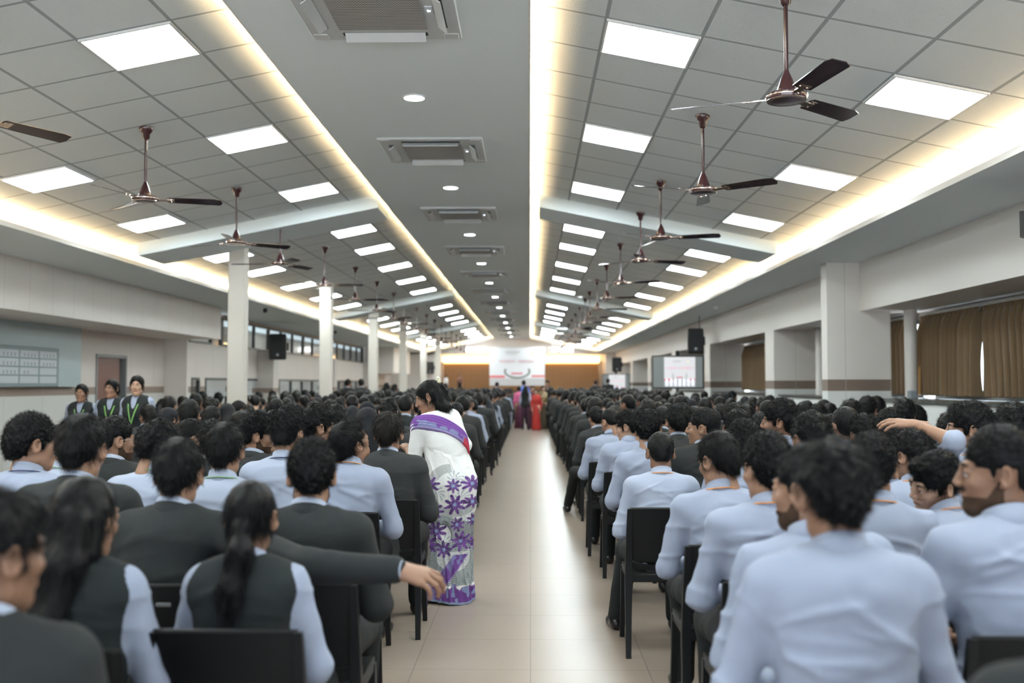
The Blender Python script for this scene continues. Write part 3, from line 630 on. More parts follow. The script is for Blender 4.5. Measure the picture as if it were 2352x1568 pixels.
# ------------------------------------------------------------------ implicit surfaces -> meshes
_tab = np.random.RandomState(7).rand(65536).astype(np.float32)
def vnoise(P, f):
    Q = P*f; I = np.floor(Q).astype(np.int64); T = (Q-I); T = T*T*(3-2*T)
    def h(dx, dy, dz): return _tab[((I[:, 0]+dx)*73856093 ^ (I[:, 1]+dy)*19349663 ^ (I[:, 2]+dz)*83492791) & 65535]
    tx, ty, tz = T.T
    a = (h(0, 0, 0)*(1-tx)+h(1, 0, 0)*tx)*(1-ty)+(h(0, 1, 0)*(1-tx)+h(1, 1, 0)*tx)*ty
    b = (h(0, 0, 1)*(1-tx)+h(1, 0, 1)*tx)*(1-ty)+(h(0, 1, 1)*(1-tx)+h(1, 1, 1)*tx)*ty
    return (a*(1-tz)+b*tz)*2-1
def surfnet(D, org, h):
    s = D < 0
    c = [s[i:D.shape[0]-1+i, j:D.shape[1]-1+j, k:D.shape[2]-1+k] for i in (0, 1) for j in (0, 1) for k in (0, 1)]
    sm = np.zeros(c[0].shape, np.int8)
    for q in c: sm += q
    act = (sm > 0) & (sm < 8)
    ids = np.argwhere(act)
    if len(ids) == 0: return np.zeros((0, 3)), np.zeros((0, 4), int)
    index = -np.ones(act.shape, np.int64); index[act] = np.arange(len(ids))
    pos = np.zeros((len(ids), 3)); cnt = np.zeros(len(ids))
    cor = [(i, j, k) for i in (0, 1) for j in (0, 1) for k in (0, 1)]
    val = {q: D[ids[:, 0]+q[0], ids[:, 1]+q[1], ids[:, 2]+q[2]] for q in cor}
    for a in cor:
        for ax in range(3):
            if a[ax]: continue
            bb = list(a); bb[ax] = 1; bb = tuple(bb); va, vb = val[a], val[bb]
            m = (va < 0) != (vb < 0); t = np.where(m, va/np.where(m, va-vb, 1), 0)
            for q in range(3): pos[:, q] += m*(a[q] + (t if q == ax else 0))
            cnt += m
    V = np.array(org) + h*(ids + pos/cnt[:, None])
    F = []
    for ax in range(3):
        u, v = (ax+1) % 3, (ax+2) % 3
        sl0 = [slice(None)]*3; sl1 = [slice(None)]*3; sl0[ax] = slice(0, -1); sl1[ax] = slice(1, None)
        s0, s1 = s[tuple(sl0)], s[tuple(sl1)]; e = np.argwhere(s0 != s1)
        ok = (e[:, u] >= 1) & (e[:, v] >= 1) & (e[:, u] < D.shape[u]-1) & (e[:, v] < D.shape[v]-1); e = e[ok]
        sg = s0[e[:, 0], e[:, 1], e[:, 2]]
        def cell(du, dv):
            g = e.copy(); g[:, u] += du; g[:, v] += dv; return index[g[:, 0], g[:, 1], g[:, 2]]
        q = np.stack([cell(-1, -1), cell(0, -1), cell(0, 0), cell(-1, 0)], 1); q[~sg] = q[~sg][:, ::-1]; F.append(q)
    F = np.concatenate(F); F = F[(F >= 0).all(1)]
    return V, F
def rot(yaw=0, pitch=0, roll=0):
    """yaw about z (positive turns to -x), pitch nods forward (down), roll tips to +x"""
    return np.array(Euler((-pitch, roll, yaw), 'XYZ').to_matrix()) if False else np.array(Matrix.Rotation(yaw, 3, 'Z') @ Matrix.Rotation(-pitch, 3, 'X') @ Matrix.Rotation(roll, 3, 'Y'))
class Sdf:
    def __init__(s, k=0.03): s.p = []; s.k = k
    def caps(s, a, b, r1, r2=None, k=None, op='+', fy=1.0):
        a = np.array(a, float); b = np.array(b, float); r2 = r1 if r2 is None else r2; R = max(r1, r2)
        def f(x, y, z):
            ba = b-a; L2 = max(1e-9, (ba*ba).sum())
            t = np.clip(((x-a[0])*ba[0]+(y-a[1])*ba[1]+(z-a[2])*ba[2])/L2, 0, 1)
            return np.sqrt((x-a[0]-t*ba[0])**2+((y-a[1]-t*ba[1])/fy)**2+(z-a[2]-t*ba[2])**2) - (r1+(r2-r1)*t)
        s.p.append((f, np.minimum(a, b)-R, np.maximum(a, b)+R, op, s.k if k is None else k)); return s
    def ell(s, c, r, R=None, k=None, op='+'):
        c = np.array(c, float); r = np.array(r, float); R_ = np.eye(3) if R is None else R
        def f(x, y, z):
            dx, dy, dz = x-c[0], y-c[1], z-c[2]
            u = (R_[0, 0]*dx+R_[1, 0]*dy+R_[2, 0]*dz); v = (R_[0, 1]*dx+R_[1, 1]*dy+R_[2, 1]*dz); w = (R_[0, 2]*dx+R_[1, 2]*dy+R_[2, 2]*dz)
            k0 = np.sqrt((u/r[0])**2+(v/r[1])**2+(w/r[2])**2); k1 = np.sqrt((u/r[0]**2)**2+(v/r[1]**2)**2+(w/r[2]**2)**2)+1e-9
            return k0*(k0-1)/k1
        m = np.abs(R_) @ r if R is not None else r
        s.p.append((f, c-m, c+m, op, s.k if k is None else k)); return s
    def fn(s, f, lo, hi, op='+', k=None): s.p.append((f, np.array(lo, float), np.array(hi, float), op, s.k if k is None else k)); return s
    def mesh(s, h, lo=None, hi=None):
        ps = [p for p in s.p if p[3] == '+']
        L = np.min([p[1] for p in ps], 0)-2.5*h; H = np.max([p[2] for p in ps], 0)+2.5*h
        if lo is not None: L = np.maximum(L, lo)
        if hi is not None: H = np.minimum(H, hi)
        n = np.maximum(3, np.ceil((H-L)/h).astype(int)+1); D = np.full(n, 0.25)
        ax = [L[i]+h*np.arange(n[i]) for i in range(3)]
        for f, a, b, op, k in s.p:
            m = k + 3*h
            i0 = np.clip(np.floor((a-m-L)/h).astype(int), 0, n); i1 = np.clip(np.ceil((b+m-L)/h).astype(int)+1, 0, n)
            if (i1 <= i0).any(): continue
            sl = tuple(slice(i0[i], i1[i]) for i in range(3))
            x, y, z = ax[0][sl[0]][:, None, None], ax[1][sl[1]][None, :, None], ax[2][sl[2]][None, None, :]
            d = f(x, y, z)+0*(x+y+z); o = D[sl]
            if op == '+': hh = np.clip(.5+.5*(o-d)/k, 0, 1); D[sl] = o+(d-o)*hh-k*hh*(1-hh)
            elif op == '-': hh = np.clip(.5-.5*(o+d)/k, 0, 1); D[sl] = o+(-d-o)*hh+k*hh*(1-hh)
            else: hh = np.clip(.5-.5*(o-d)/k, 0, 1); D[sl] = o+(d-o)*hh+k*hh*(1-hh)
        # close at the grid border
        return surfnet(D, L, h)
def vnormals(V, F):
    n = np.zeros_like(V); a = np.cross(V[F[:, 2]]-V[F[:, 0]], V[F[:, 3 if F.shape[1] == 4 else 1]]-V[F[:, 1 if F.shape[1] == 4 else 0]])
    for i in range(F.shape[1]): np.add.at(n, F[:, i], a)
    return n/(np.linalg.norm(n, axis=1, keepdims=True)+1e-12)
class Geo:
    """arrays V, quads F, material index"""
    def __init__(s): s.V = []; s.F = []; s.M = []; s.n = 0
    def add(s, V, F, R=None, t=None, mi=0):
        V = np.asarray(V, float)
        if R is not None: V = V @ np.asarray(R).T
        if t is not None: V = V + np.asarray(t)
        s.V.append(V); s.F.append(np.asarray(F)+s.n); s.M.append(np.full(len(F), mi) if np.isscalar(mi) else mi); s.n += len(V); return s
    def mesh(s, name, mats, cols=None): return mesh_np(name, np.concatenate(s.V), np.concatenate(s.F), mats, np.concatenate(s.M), cols=cols)

# ------------------------------------------------------------------ head
_hc = {}
def head_geo(res, fem=False, smile=False):
    key = (res, fem, smile)
    if key in _hc: return _hc[key]
    S = Sdf(0.02); w = 0.94 if fem else 1.0
    S.ell((0, -.017, .032), (.073*w, .092, .086)).ell((0, .030, -.030), (.056*w, .062, .078), k=.03)
    S.ell((0, .060, -.085), (.026*w, .026, .022), k=.025)                       # chin
    S.caps((-.040*w, .005, -.068), (0, .055, -.088), .020, .02, k=.03).caps((.040*w, .005, -.068), (0, .055, -.088), .020, .02, k=.03)
    S.caps((-.030, .080, .030), (.030, .080, .030), .011, k=.02)                # brow
    S.ell((-.038*w, .066, -.018), (.020, .018, .020), k=.02).ell((.038*w, .066, -.018), (.020, .018, .020), k=.02)
    for sx in (-1, 1): S.ell((sx*.031, .096, .012), (.017, .016, .011), op='-', k=.014)
    S.caps((0, .090, .022), (0, .108, -.018), .0075, .0105, k=.012)            # nose
    for sx in (-1, 1): S.ell((sx*.011, .102, -.023), (.0085, .010, .008), k=.007)
    for sx in (-1, 1): S.ell((sx*.031, .0805, .013), (.0150, .0125, .0120), k=.004); S.ell((sx*.031, .094, .0095), (.0115, .010, .0037), op='-', k=.002)  # lids
    lz = -.050
    if smile: S.caps((-.024, .088, lz+.006), (0, .097, lz-.002), .0055, k=.006).caps((.024, .088, lz+.006), (0, .097, lz-.002), .0055, k=.006); S.caps((-.020, .087, lz-.004), (.020, .087, lz-.004), .006, k=.006)
    else: S.caps((-.020, .088, lz), (0, .096, lz+.003), .005, k=.006).caps((.020, .088, lz), (0, .096, lz+.003), .005, k=.006); S.caps((-.016, .089, lz-.010), (.016, .089, lz-.010), .0065, k=.006)
    for sx in (-1, 1):
        R = rot(sx*-.55, 0, 0)
        S.ell((sx*.0815*w, -.012, .002), (.0085, .022, .034), R=R, k=.007); S.ell((sx*.0885*w, -.006, .006), (.006, .012, .020), R=R, op='-', k=.005)
        S.ell((sx*.075*w, -.002, -.024), (.006, .009, .009), k=.006)
    S.caps((0, -.022, -.05), (0, -.040, -.135), .049*w, .052*w, k=.03)
    V, F = S.mesh(res, lo=(-.2, -.2, -.150))
    c = V[F].mean(1); mi = np.zeros(len(F), int)
    mi[(np.abs(c[:, 0]) < .020-.5*np.abs(c[:, 2]-lz+.003)) & (c[:, 1] > .089) & (c[:, 2] < lz+.005) & (c[:, 2] > lz-.013)] = 1
    _hc[key] = (V, F, mi); return _hc[key]
def beard_geo(res, fem, smile):
    V, F, mi = head_geo(res, fem, smile); N = vnormals(V, F); c = V[F].mean(1); x, y, z = c.T
    top = -.056+np.clip(.036-y, 0, .06)*1.5
    k = (z < top) & (y > -.006) & (z > -.110) & (mi == 0) & ~((np.abs(x) > .073) & (z > -.03))
    k |= (z > -.045) & (z < -.031) & (np.abs(x) < .026) & (y > .088); k &= ~((np.abs(x) < .018) & (z > -.068) & (z < -.045) & (y > .08))
    F2 = F[k]; u, inv = np.unique(F2, return_inverse=True); V2 = V[u]+N[u]*(.0022+.0012*vnoise(V[u], 230))[:, None]
    return V2, inv.reshape(F2.shape)
def eye_geo():
    V = []; F = []; M = []
    for r in range(9):
        for q in range(12):
            t = (0, .24, .50, .9, 1.3, 1.7, 2.1, 2.6, PI)[r]; p = 2*PI*q/12; V.append((.0118*math.sin(t)*math.cos(p), .0118*math.cos(t), .0118*math.sin(t)*math.sin(p)))
    for r in range(8):
        for q in range(12): F.append((r*12+q, r*12+(q+1) % 12, (r+1)*12+(q+1) % 12, (r+1)*12+q)); M.append(1 if r < 2 else 0)
    return np.array(V), np.array(F)[:, ::-1], np.array(M)
# ------------------------------------------------------------------ hair
def strands(V, F, rng, n, length, width, mode='flow', curl=0.0, crown=(0, -.05, .12), segs=3, norm_w=.5, keep=None, down=0.0):
    N = vnormals(V, F); idx = rng.randint(0, len(V), n)
    if keep is not None: idx = idx[keep(V[idx])]
    n = len(idx)
    P = V[idx].copy(); Nn = N[idx]; L = length*(.5+rng.rand(n))
    fl = P-np.array(crown); fl -= Nn*(fl*Nn).sum(1)[:, None]; fl /= np.linalg.norm(fl, axis=1, keepdims=True)+1e-9
    d = Nn*norm_w+fl*(1-norm_w)*1.2+rng.randn(n, 3)*.28; d[:, 2] -= down; d /= np.linalg.norm(d, axis=1, keepdims=True)
    side = np.cross(d, rng.randn(n, 3)); side /= np.linalg.norm(side, axis=1, keepdims=True)
    ax = np.cross(d, Nn+rng.randn(n, 3)*.5); ax /= np.linalg.norm(ax, axis=1, keepdims=True)+1e-9
    P -= Nn*.002; rows = []
    for k in range(segs+1):
        w = width*(1-.85*k/segs); rows += [P-side*w, P+side*w]
        if k < segs:
            P = P+d*(L/segs)[:, None]
            a = curl*(1.4 if curl > .6 else 1)/segs*3
            d = d+np.cross(ax, d)*a - np.array([0, 0, .10+down*.5]); d /= np.linalg.norm(d, axis=1, keepdims=True)
            if curl > .3: ax = ax+rng.randn(n, 3)*.25
    A = np.stack(rows, 1); m = 2*(segs+1)   # n, m, 3
    base = (np.arange(n)*m)[:, None]
    Fs = np.concatenate([base+np.array([2*k, 2*k+1, 2*k+3, 2*k+2]) for k in range(segs)])
    return A.reshape(-1, 3), Fs
_hair = {}
def hair_geo(kind, seed=0, res=.0055, nst=2600):
    key = (kind, seed, res, nst)
    if key in _hair: return _hair[key]
    rng = np.random.RandomState(seed*13+5); S = Sdf(.015); fem = kind in ('pony', 'long', 'bun', 'halfup', 'shoulder')
    w = .95 if fem else 1.0
    top = {'crop': .010, 'straight': .020, 'wavy': .022, 'curly': .026, 'tall': .034, 'fade': .020}.get(kind, .006)
    side = {'crop': .006, 'straight': .011, 'wavy': .011, 'curly': .013, 'tall': .006, 'fade': .0035}.get(kind, .005)
    S.ell((0, -.019, .032), (.0735*w+side, .093+side, .087+side*.6))
    S.ell((0, -.012+(.008 if kind == 'tall' else 0), .068), (.068*w+top*.35, .080+top*.45, .056+top), k=.02)
    if kind in ('wavy', 'tall', 'straight'): S.ell((.01, .050, .088), (.050, .038, .026+top*.3), k=.02)
    if kind in ('curly', 'wavy', 'straight'): S.caps((0, -.085, -.01), (0, -.078, -.055), .038, .030, k=.03)
    elif kind in ('crop', 'tall', 'fade'): S.caps((0, -.080, -.02), (0, -.066, -.060), .036, .030, k=.03)
    # hairline cuts
    hz = -.060 if kind in ('curly', 'wavy', 'straight') else -.045
    if fem: hz = -.07
    BX_ = ((-.2, -.2, -.2), (.2, .2, .2))
    S.fn(lambda x, y, z: (.80*y-.60*z) - (.045-.04*np.abs(x)), *BX_, op='&', k=.008)
    S.fn(lambda x, y, z: hz - z + 0*y, *BX_, op='&', k=.006)
    if not fem:
        ez = .024 if kind in ('crop', 'fade', 'tall') else .019
        S.fn(lambda x, y, z: np.minimum(np.minimum(ez-z, y+.037), np.maximum(np.abs(y-.020)-.011, -.016-z)), *BX_, op='&', k=.010)
    if fem:
        if kind in ('pony', 'halfup', 'bun'): S.ell((0, -.106, -.015 if kind == 'pony' else .05), (.028, .026, .028), k=.02)
        if kind == 'bun': S.ell((0, -.115, .0), (.042, .036, .040), k=.015)
        if kind == 'pony':
            S.caps((0, -.110, -.02), (.006, -.135, -.09), .024, .034, k=.02).caps((.006, -.135, -.09), (-.012, -.150, -.20), .034, .036, k=.03).caps((-.012, -.150, -.20), (-.005, -.150, -.31), .036, .024, k=.03).caps((-.005, -.150, -.31), (.0, -.145, -.385), .024, .008, k=.03)
        if kind == 'shoulder':
            S.ell((0, -.100, .060), (.034, .026, .024), k=.02)
            for xx in (-.055, -.02, .02, .055):
                S.caps((xx, -.080, .01), (xx*1.25, -.088, -.10), .030, .032, k=.03).caps((xx*1.25, -.088, -.10), (xx*1.45, -.060, -.185), .032, .014, k=.03)
            for sx in (-1, 1): S.caps((sx*.064, -.050, .02), (sx*.072, -.065, -.08), .018, .020, k=.03).caps((sx*.072, -.065, -.08), (sx*.080, -.05, -.155), .020, .008, k=.03)
        if kind in ('long', 'halfup'):
            for q, xx in enumerate((-.055, -.02, .02, .055)):
                S.caps((xx, -.085, .0), (xx*1.25, -.115, -.12), .034, .038, k=.03).caps((xx*1.25, -.115, -.12), (xx*1.2, -.135, -.27), .038, .034, k=.03).caps((xx*1.2, -.135, -.27), (xx*.8+.01*(q % 2), -.135, -.37-.03*(q % 2)), .032, .010, k=.03)
            for sx in (-1, 1): S.caps((sx*.066, -.02, .03), (sx*.078, -.05, -.09), .022, .024, k=.03)
        S.fn(lambda x, y, z: (.80*y-.60*z) - (.016+.22*np.abs(x)), (-.2, -.2, -.5), (.2, .2, .2), op='&', k=.008)
    V, F = S.mesh(res)
    N = vnormals(V, F)
    f, a = {'curly': (80, .0060), 'wavy': (44, .0065), 'tall': (52, .0065), 'straight': (30, .003), 'crop': (70, .002), 'fade': (50, .004)}.get(kind, (28, .003))
    up = np.clip((V[:, 2]-.0)/.08, .15, 1) if kind in ('fade', 'tall', 'crop') else 1.0
    st = np.array([1, 1, 1.0]) if not fem else np.array([1.6, 1.6, .25])
    V2 = V + N*((vnoise(V*st, f)*a + vnoise(V*st+3, f*2.1)*a*.5)*up)[:, None]
    g = Geo(); g.add(V2, F)
    if nst:
        if fem:
            A, Fs = strands(V2, F, rng, nst, .060, .0008, curl=.12, norm_w=.10, down=.9, crown=(0, .02, .13)); g.add(A, Fs)
        else:
            ln, cu, nw = {'curly': (.020, 1.3, .45), 'wavy': (.026, .75, .18), 'tall': (.026, .4, .38), 'straight': (.034, .15, .04), 'crop': (.008, .1, .35), 'fade': (.016, .7, .35)}[kind]
            kp = (lambda P: (P[:, 2] > .035) | (rng.rand(len(P)) < .25)) if kind in ('fade', 'tall') else None
            A, Fs = strands(V2, F, rng, nst, ln, .0008, curl=cu, norm_w=nw, keep=kp); g.add(A, Fs)
    _hair[key] = (np.concatenate(g.V), np.concatenate(g.F)); return _hair[key]
def brow_geo():
    b = MB()
    for sx in (-1, 1): b.tube([(sx*.015, .0915, .029), (sx*.030, .0925, .035), (sx*.046, .080, .031)], [.003, .0035, .0015], 6)
    return np.array(b.v), [f for f in b.f]
def hijab_geo(res, seed=0):
    S = Sdf(.03)
    S.ell((0, -.020, .030), (.084, .108, .100)).caps((0, -.045, -.03), (0, -.055, -.13), .078, .085).ell((0, -.04, -.20), (.165, .125, .09), k=.06)
    S.caps((0, -.09, -.10), (0, -.13, -.30), .10, .11, k=.06)
    S.ell((0, .095, -.015), (.052, .07, .072), op='-', k=.01)
    V, F = S.mesh(res); N = vnormals(V, F)
    V = V+N*(vnoise(V*np.array([1, 1, .35])+seed, 26)*.006*(V[:, 2] < .05))[:, None]; return V, F
# ------------------------------------------------------------------ hand (relaxed, five bent fingers). local: wrist at origin, fingers to +y, back of hand +z, thumb to +x
_handc = {}
def hand_geo(res, curl=.5, spread=.10):
    key = (res, curl, spread)
    if key in _handc: return _handc[key]
    S = Sdf(.010); kn = [(.030, .088, .0), (.010, .094, .004), (-.011, .090, .003), (-.030, .080, -.003)]
    S.caps((0, -.05, 0), (0, .01, 0), .026, .025, k=.02)
    for q in kn: S.caps((q[0]*.55, .012, 0), (q[0], q[1]-.006, q[2]-.003), .015, .0125, k=.018)
    S.caps((.0, .03, -.004), (.0, .07, -.003), .017, .017, k=.02)
    for i, (q, L) in enumerate(zip(kn, ((.040, .025, .021), (.044, .028, .022), (.041, .026, .021), (.032, .019, .019)))):
        p = np.array(q, float); yaw = (1.5-i)*spread; a = curl*(.55+.10*i)
        for j, l in enumerate(L):
            d = np.array([math.sin(yaw)*math.cos(a), math.cos(yaw)*math.cos(a), -math.sin(a)])
            e = p+d*l; r0 = (.0098, .0088, .0078)[j]*(.9 if i == 3 else 1); S.caps(p, e, r0, r0*.92, k=.004); p = e; a += curl*(.9 if j == 0 else .7)
    p = np.array((.018, .018, -.006)); S.caps(p, (.040, .045, -.016), .016, .013, k=.015); S.caps((.040, .045, -.016), (.051, .074, -.024), .0115, .0105, k=.005); S.caps((.051, .074, -.024), (.052, .098, -.030), .0100, .0085, k=.004)
    _handc[key] = S.mesh(res, lo=(-.1, -.055, -.2)); return _handc[key]
def frame_rt(y, z):
    y = np.array(y, float); y /= np.linalg.norm(y); z = np.array(z, float); z = z-y*(z@y); z /= np.linalg.norm(z); x = np.cross(y, z)
    return np.stack([x, y, z], 1)
# ------------------------------------------------------------------ people
SKIN = [mat('skin %d' % i, c, 0.50, spec=0.4, var=(14, .10), bump=(160, .12, .001)) for i, c in enumerate(((.30, .165, .105), (.225, .118, .073), (.42, .255, .175), (.15, .075, .045)))]
LIPS = mat('lips', (.24, .105, .08), .5)
M_hair = mat('black hair', (.0030, .0032, .0038), .50, spec=.16, var=(60, .5))
M_hair2 = mat('brown black hair', (.007, .0055, .0045), .50, spec=.18, var=(60, .5))
M_eye = mat('eye white', (.75, .72, .70), .25); M_iris = mat('iris', (.012, .008, .006), .2)
M_shirt = mat('pale blue shirt', (.29, .325, .42), .78, var=(9, .04), bump=(320, .25, .0008))
M_shirt2 = mat('whiter blue shirt', (.355, .395, .495), .78, var=(9, .04), bump=(320, .25, .0008))
M_blz = mat('charcoal blazer', (.021, .024, .025), .85, spec=.25, var=(30, .10), bump=(420, .35, .0008))
M_blz2 = mat('grey blazer', (.031, .034, .036), .85, spec=.25, var=(30, .10), bump=(420, .35, .0008))
M_vest = mat('charcoal waistcoat', (.015, .019, .020), .85, spec=.25, var=(30, .10), bump=(420, .35, .0008))
M_trou = mat('charcoal trousers', (.015, .0175, .0185), .85, spec=.25, bump=(420, .3, .0008))
M_shoe = mat('black leather shoe', (.010, .010, .011), .28, spec=.6)
M_hij = mat('dark navy scarf', (.006, .007, .011), .7, spec=.25)
M_or = mat('orange lanyard', (.75, .27, .03), .5); M_gr = mat('green lanyard', (.16, .36, .09), .5); M_nv = mat('navy lanyard', (.02, .03, .10), .5)
M_steel = mat('glasses wire', (.3, .3, .32), .2, metal=1.0)
M_beard = mat('beard', (.062, .038, .026), .9, spec=.15)
class Pose:
    def __init__(s, stand=False, lean=.06, side=0.0, twist=0.0, head=(0, 0, 0), slump=.10, arms='lap', L=None, R=None, hip=None, girl=False, legs=None, seed=0):
        s.stand = stand; s.head = head; s.girl = girl; s.seed = seed
        s.P = np.array(hip if hip is not None else ((0, 0, .93) if stand else (0, -.055, .545)), float)
        s.RA = rot(0, lean*.5, side*.5); s.RB = rot(twist, lean+slump, side)
        s.C = s.P + s.RA @ np.array((0, 0, .265))
        s.N = s.C + s.RB @ np.array((0, -.005, .215))
        w = .140 if girl else .170
        s.SH = {sx: s.C + s.RB @ np.array((sx*w, .0, .145)) for sx in (-1, 1)}
        s.H = s.N + s.RB @ np.array((0, .022, .0)) + np.array((0, .010, .128)) + rot(*[0, s.head[1], s.head[2]]) @ np.array((0, .0, .04)) - np.array((0, 0, .04))
        s.RH = rot(*s.head)
        s.el = {}; s.wr = {}
        for sx, cu in ((-1, L), (1, R)):
            if cu is not None: s.el[sx], s.wr[sx] = np.array(cu[0], float), np.array(cu[1], float)
            elif stand: s.el[sx] = s.SH[sx]+np.array((sx*.06, -.03, -.27)); s.wr[sx] = s.SH[sx]+np.array((sx*.03, .05, -.49))
            elif arms == 'cross': s.el[sx] = s.SH[sx]+np.array((sx*.07, .05, -.26)); s.wr[sx] = s.C+np.array((-sx*.05, .20, -.03))
            else: s.el[sx] = s.SH[sx]+np.array((sx*.075, .03, -.265)); s.wr[sx] = np.array((sx*.11, .24, .66))
        if stand: s.leg = {sx: ((sx*.088, 0, .89), (sx*.10, .02, .49), (sx*.10, -.01, .085)) for sx in (-1, 1)}
        else: s.leg = {sx: ((sx*.090, -.02, .535), (sx*.135, .40, .515), (sx*.13, .40, .09)) for sx in (-1, 1)}
        if legs: s.leg.update(legs)
def torso(S, p, g=0.0, sq=0.0, hips=True):
    A = lambda v: p.P + p.RA @ np.array(v, float); B = lambda v: p.C + p.RB @ np.array(v, float); gi = .93 if p.girl else 1.0
    if hips: S.ell(A((0, .0, .0)), np.array((.170, .125, .115))*1.0+g, R=p.RA, k=.05)
    S.ell(A((0, .0, .16)), np.array((.140*gi, .105, .17))+g, R=p.RA, k=.06)
    S.ell(B((0, .005, .05)), np.array((.158*gi, .112, .18))+g, R=p.RB, k=.06)
    S.ell(B((0, -.012, .125)), np.array((.165*gi, .092, .085))+g, R=p.RB, k=.05)
    for sx in (-1, 1):
        S.caps(p.SH[sx]+p.RB@np.array((-sx*.015, 0, 0)), B((sx*.03, -.012, .172)), .048+g+sq, .040+g*.6, k=.05)
    if p.girl:
        for sx in (-1, 1): S.ell(B((sx*.065, .085, .03)), np.array((.06, .05, .06))+g*.6, k=.04)
def arms(S, p, g=0.0, wrist=True, frac=1.0, which=(-1, 1), gi=1.0):
    for sx in which:
        a, e, w = p.SH[sx], p.el[sx], p.wr[sx]; w = e+(w-e)*frac
        S.caps(a, e, (.050+g)*gi, (.040+g)*gi, k=.035); S.caps(e, w, (.041+g)*gi, (.027+g)*gi, k=.03)
def legs_(S, p, g=0.0, frac=1.0):
    for sx in (-1, 1):
        h, k, a = [np.array(q, float) for q in p.leg[sx]]; a2 = k+(a-k)*frac
        S.caps(h, k, .083+g, .058+g, k=.05); S.caps(k, a2, .056+g, .036+g*1.6, k=.035)
def folds(V, N, p, seed, amp=.006, back=True):
    rng = np.random.RandomState(seed+11); q = (V-p.C) @ p.RB; x, y, z = q.T; d = np.zeros(len(V))
    bk = np.clip(-y/.05, 0, 1)
    for i in range(5):
        sx = (-1, 1)[i % 2]; x0 = sx*.15; z0 = rng.uniform(-.02, .11); a = rng.uniform(-.5, .15)*sx; bb = rng.uniform(-2, 1.2); w = rng.uniform(.008, .016)
        zf = z0+a*(x-x0)+bb*(x-x0)**2; win = np.clip(1-np.abs(x-sx*.075)/.11, 0, 1)**.6
        d += amp*rng.uniform(.6, 1.2)*np.exp(-((z-zf)/w)**2)*win*bk
    for i in range(3):
        z0 = rng.uniform(-.22, -.03); a = rng.uniform(-.2, .2); w = rng.uniform(.010, .02)
        d += amp*.8*np.exp(-((z-z0-a*x-2*x*x)/w)**2)*bk*np.clip(1-np.abs(x-rng.uniform(-.05, .05))/.16, 0, 1)
    d += amp*.9*(1-np.abs(vnoise(V*np.array([.6, .6, 1.6])+seed, 9)))**3 + amp*.35*vnoise(V+seed, 22)
    return V+N*d[:, None]-N*(amp*.5)
def collar(p, r, h, lo, t=.004, tilt=.02, flare=.010, n=28, seed=0):
    """ring round the neck in the chest frame"""
    prof = [(0, lo), (0, h), (t, h+.002), (flare+t, lo-.012), (flare, lo-.014), (t*.6, h-.006)]
    V = []; F = []; m = len(prof)
    for i in range(n):
        a = 2*PI*i/n; c, s_ = math.cos(a), math.sin(a)
        for (dr, z) in prof: V.append(((r+dr)*c, (r*1.06+dr)*s_, z-tilt*s_))
    for i in range(n):
        for j in range(m-1): F.append((i*m+j, ((i+1) % n)*m+j, ((i+1) % n)*m+j+1, i*m+j+1))
    V = np.array(V) @ p.RB.T + p.N + p.RB @ np.array((0, -.002, 0))
    return V, np.array(F)[:, ::-1]
def lanyard_geo(p, g, wdt=.0075):
    pts = [(0.0, .150+g, -.10), (.030, .140+g, .02), (.058, .098+g, .13), (.078, .035, .205+g*.3), (.074, -.035, .218+g*.3), (0, -.079, .222+g*.3), (-.074, -.035, .218+g*.3), (-.078, .035, .205+g*.3), (-.058, .098+g, .13), (-.030, .140+g, .02), (0.0, .150+g, -.10)]
    P = [Vector(q) for q in pts]; out = []
    for i in range(len(P)-1):
        p0, p1, p2, p3 = P[max(i-1, 0)], P[i], P[i+1], P[min(i+2, len(P)-1)]
        for k in range(5):
            t = k/5; out.append(.5*((2*p1)+(p2-p0)*t+(2*p0-5*p1+4*p2-p3)*t*t+(3*p1-p0-3*p2+p3)*t**3))
    out.append(P[-1]); V = []; F = []
    for i, q in enumerate(out):
        d = (out[min(i+1, len(out)-1)]-out[max(i-1, 0)]).normalized(); nn = Vector((q.x, q.y*1.2, .3 if q.z > .1 else 0)).normalized(); s_ = d.cross(nn).normalized()
        for a, o in ((-wdt, 0), (wdt, 0), (wdt, .0025), (-wdt, .0025)): V.append(q+s_*a+nn*o)
    for i in range(len(out)-1):
        for k in range(4): F.append((i*4+k, i*4+(k+1) % 4, (i+1)*4+(k+1) % 4, (i+1)*4+k))
    V = np.array([tuple(v) for v in V]) @ p.RB.T + p.C
    return V, np.array(F)
def shoe_geo(p, res, bare=False):
    S = Sdf(.02)
    for sx in (-1, 1):
        k, a = np.array(p.leg[sx][1], float), np.array(p.leg[sx][2], float); a0 = np.array((a[0], a[1], .075))
        dx = (a-k); fy = 1.0
        S.caps(a0+(0, -.02, -.035), a0+(sx*.02, .10, -.042), .037, .034).caps(a0+(sx*.02, .10, -.042), a0+(sx*.03, .165, -.050), .036, .026).caps(a0, a0+(0, 0, -.03), .040)
    S.fn(lambda x, y, z: .004 - z, (-1, -1, -.1), (1, 2, .3), op='&', k=.004)
    return S.mesh(res)
_pc = {}
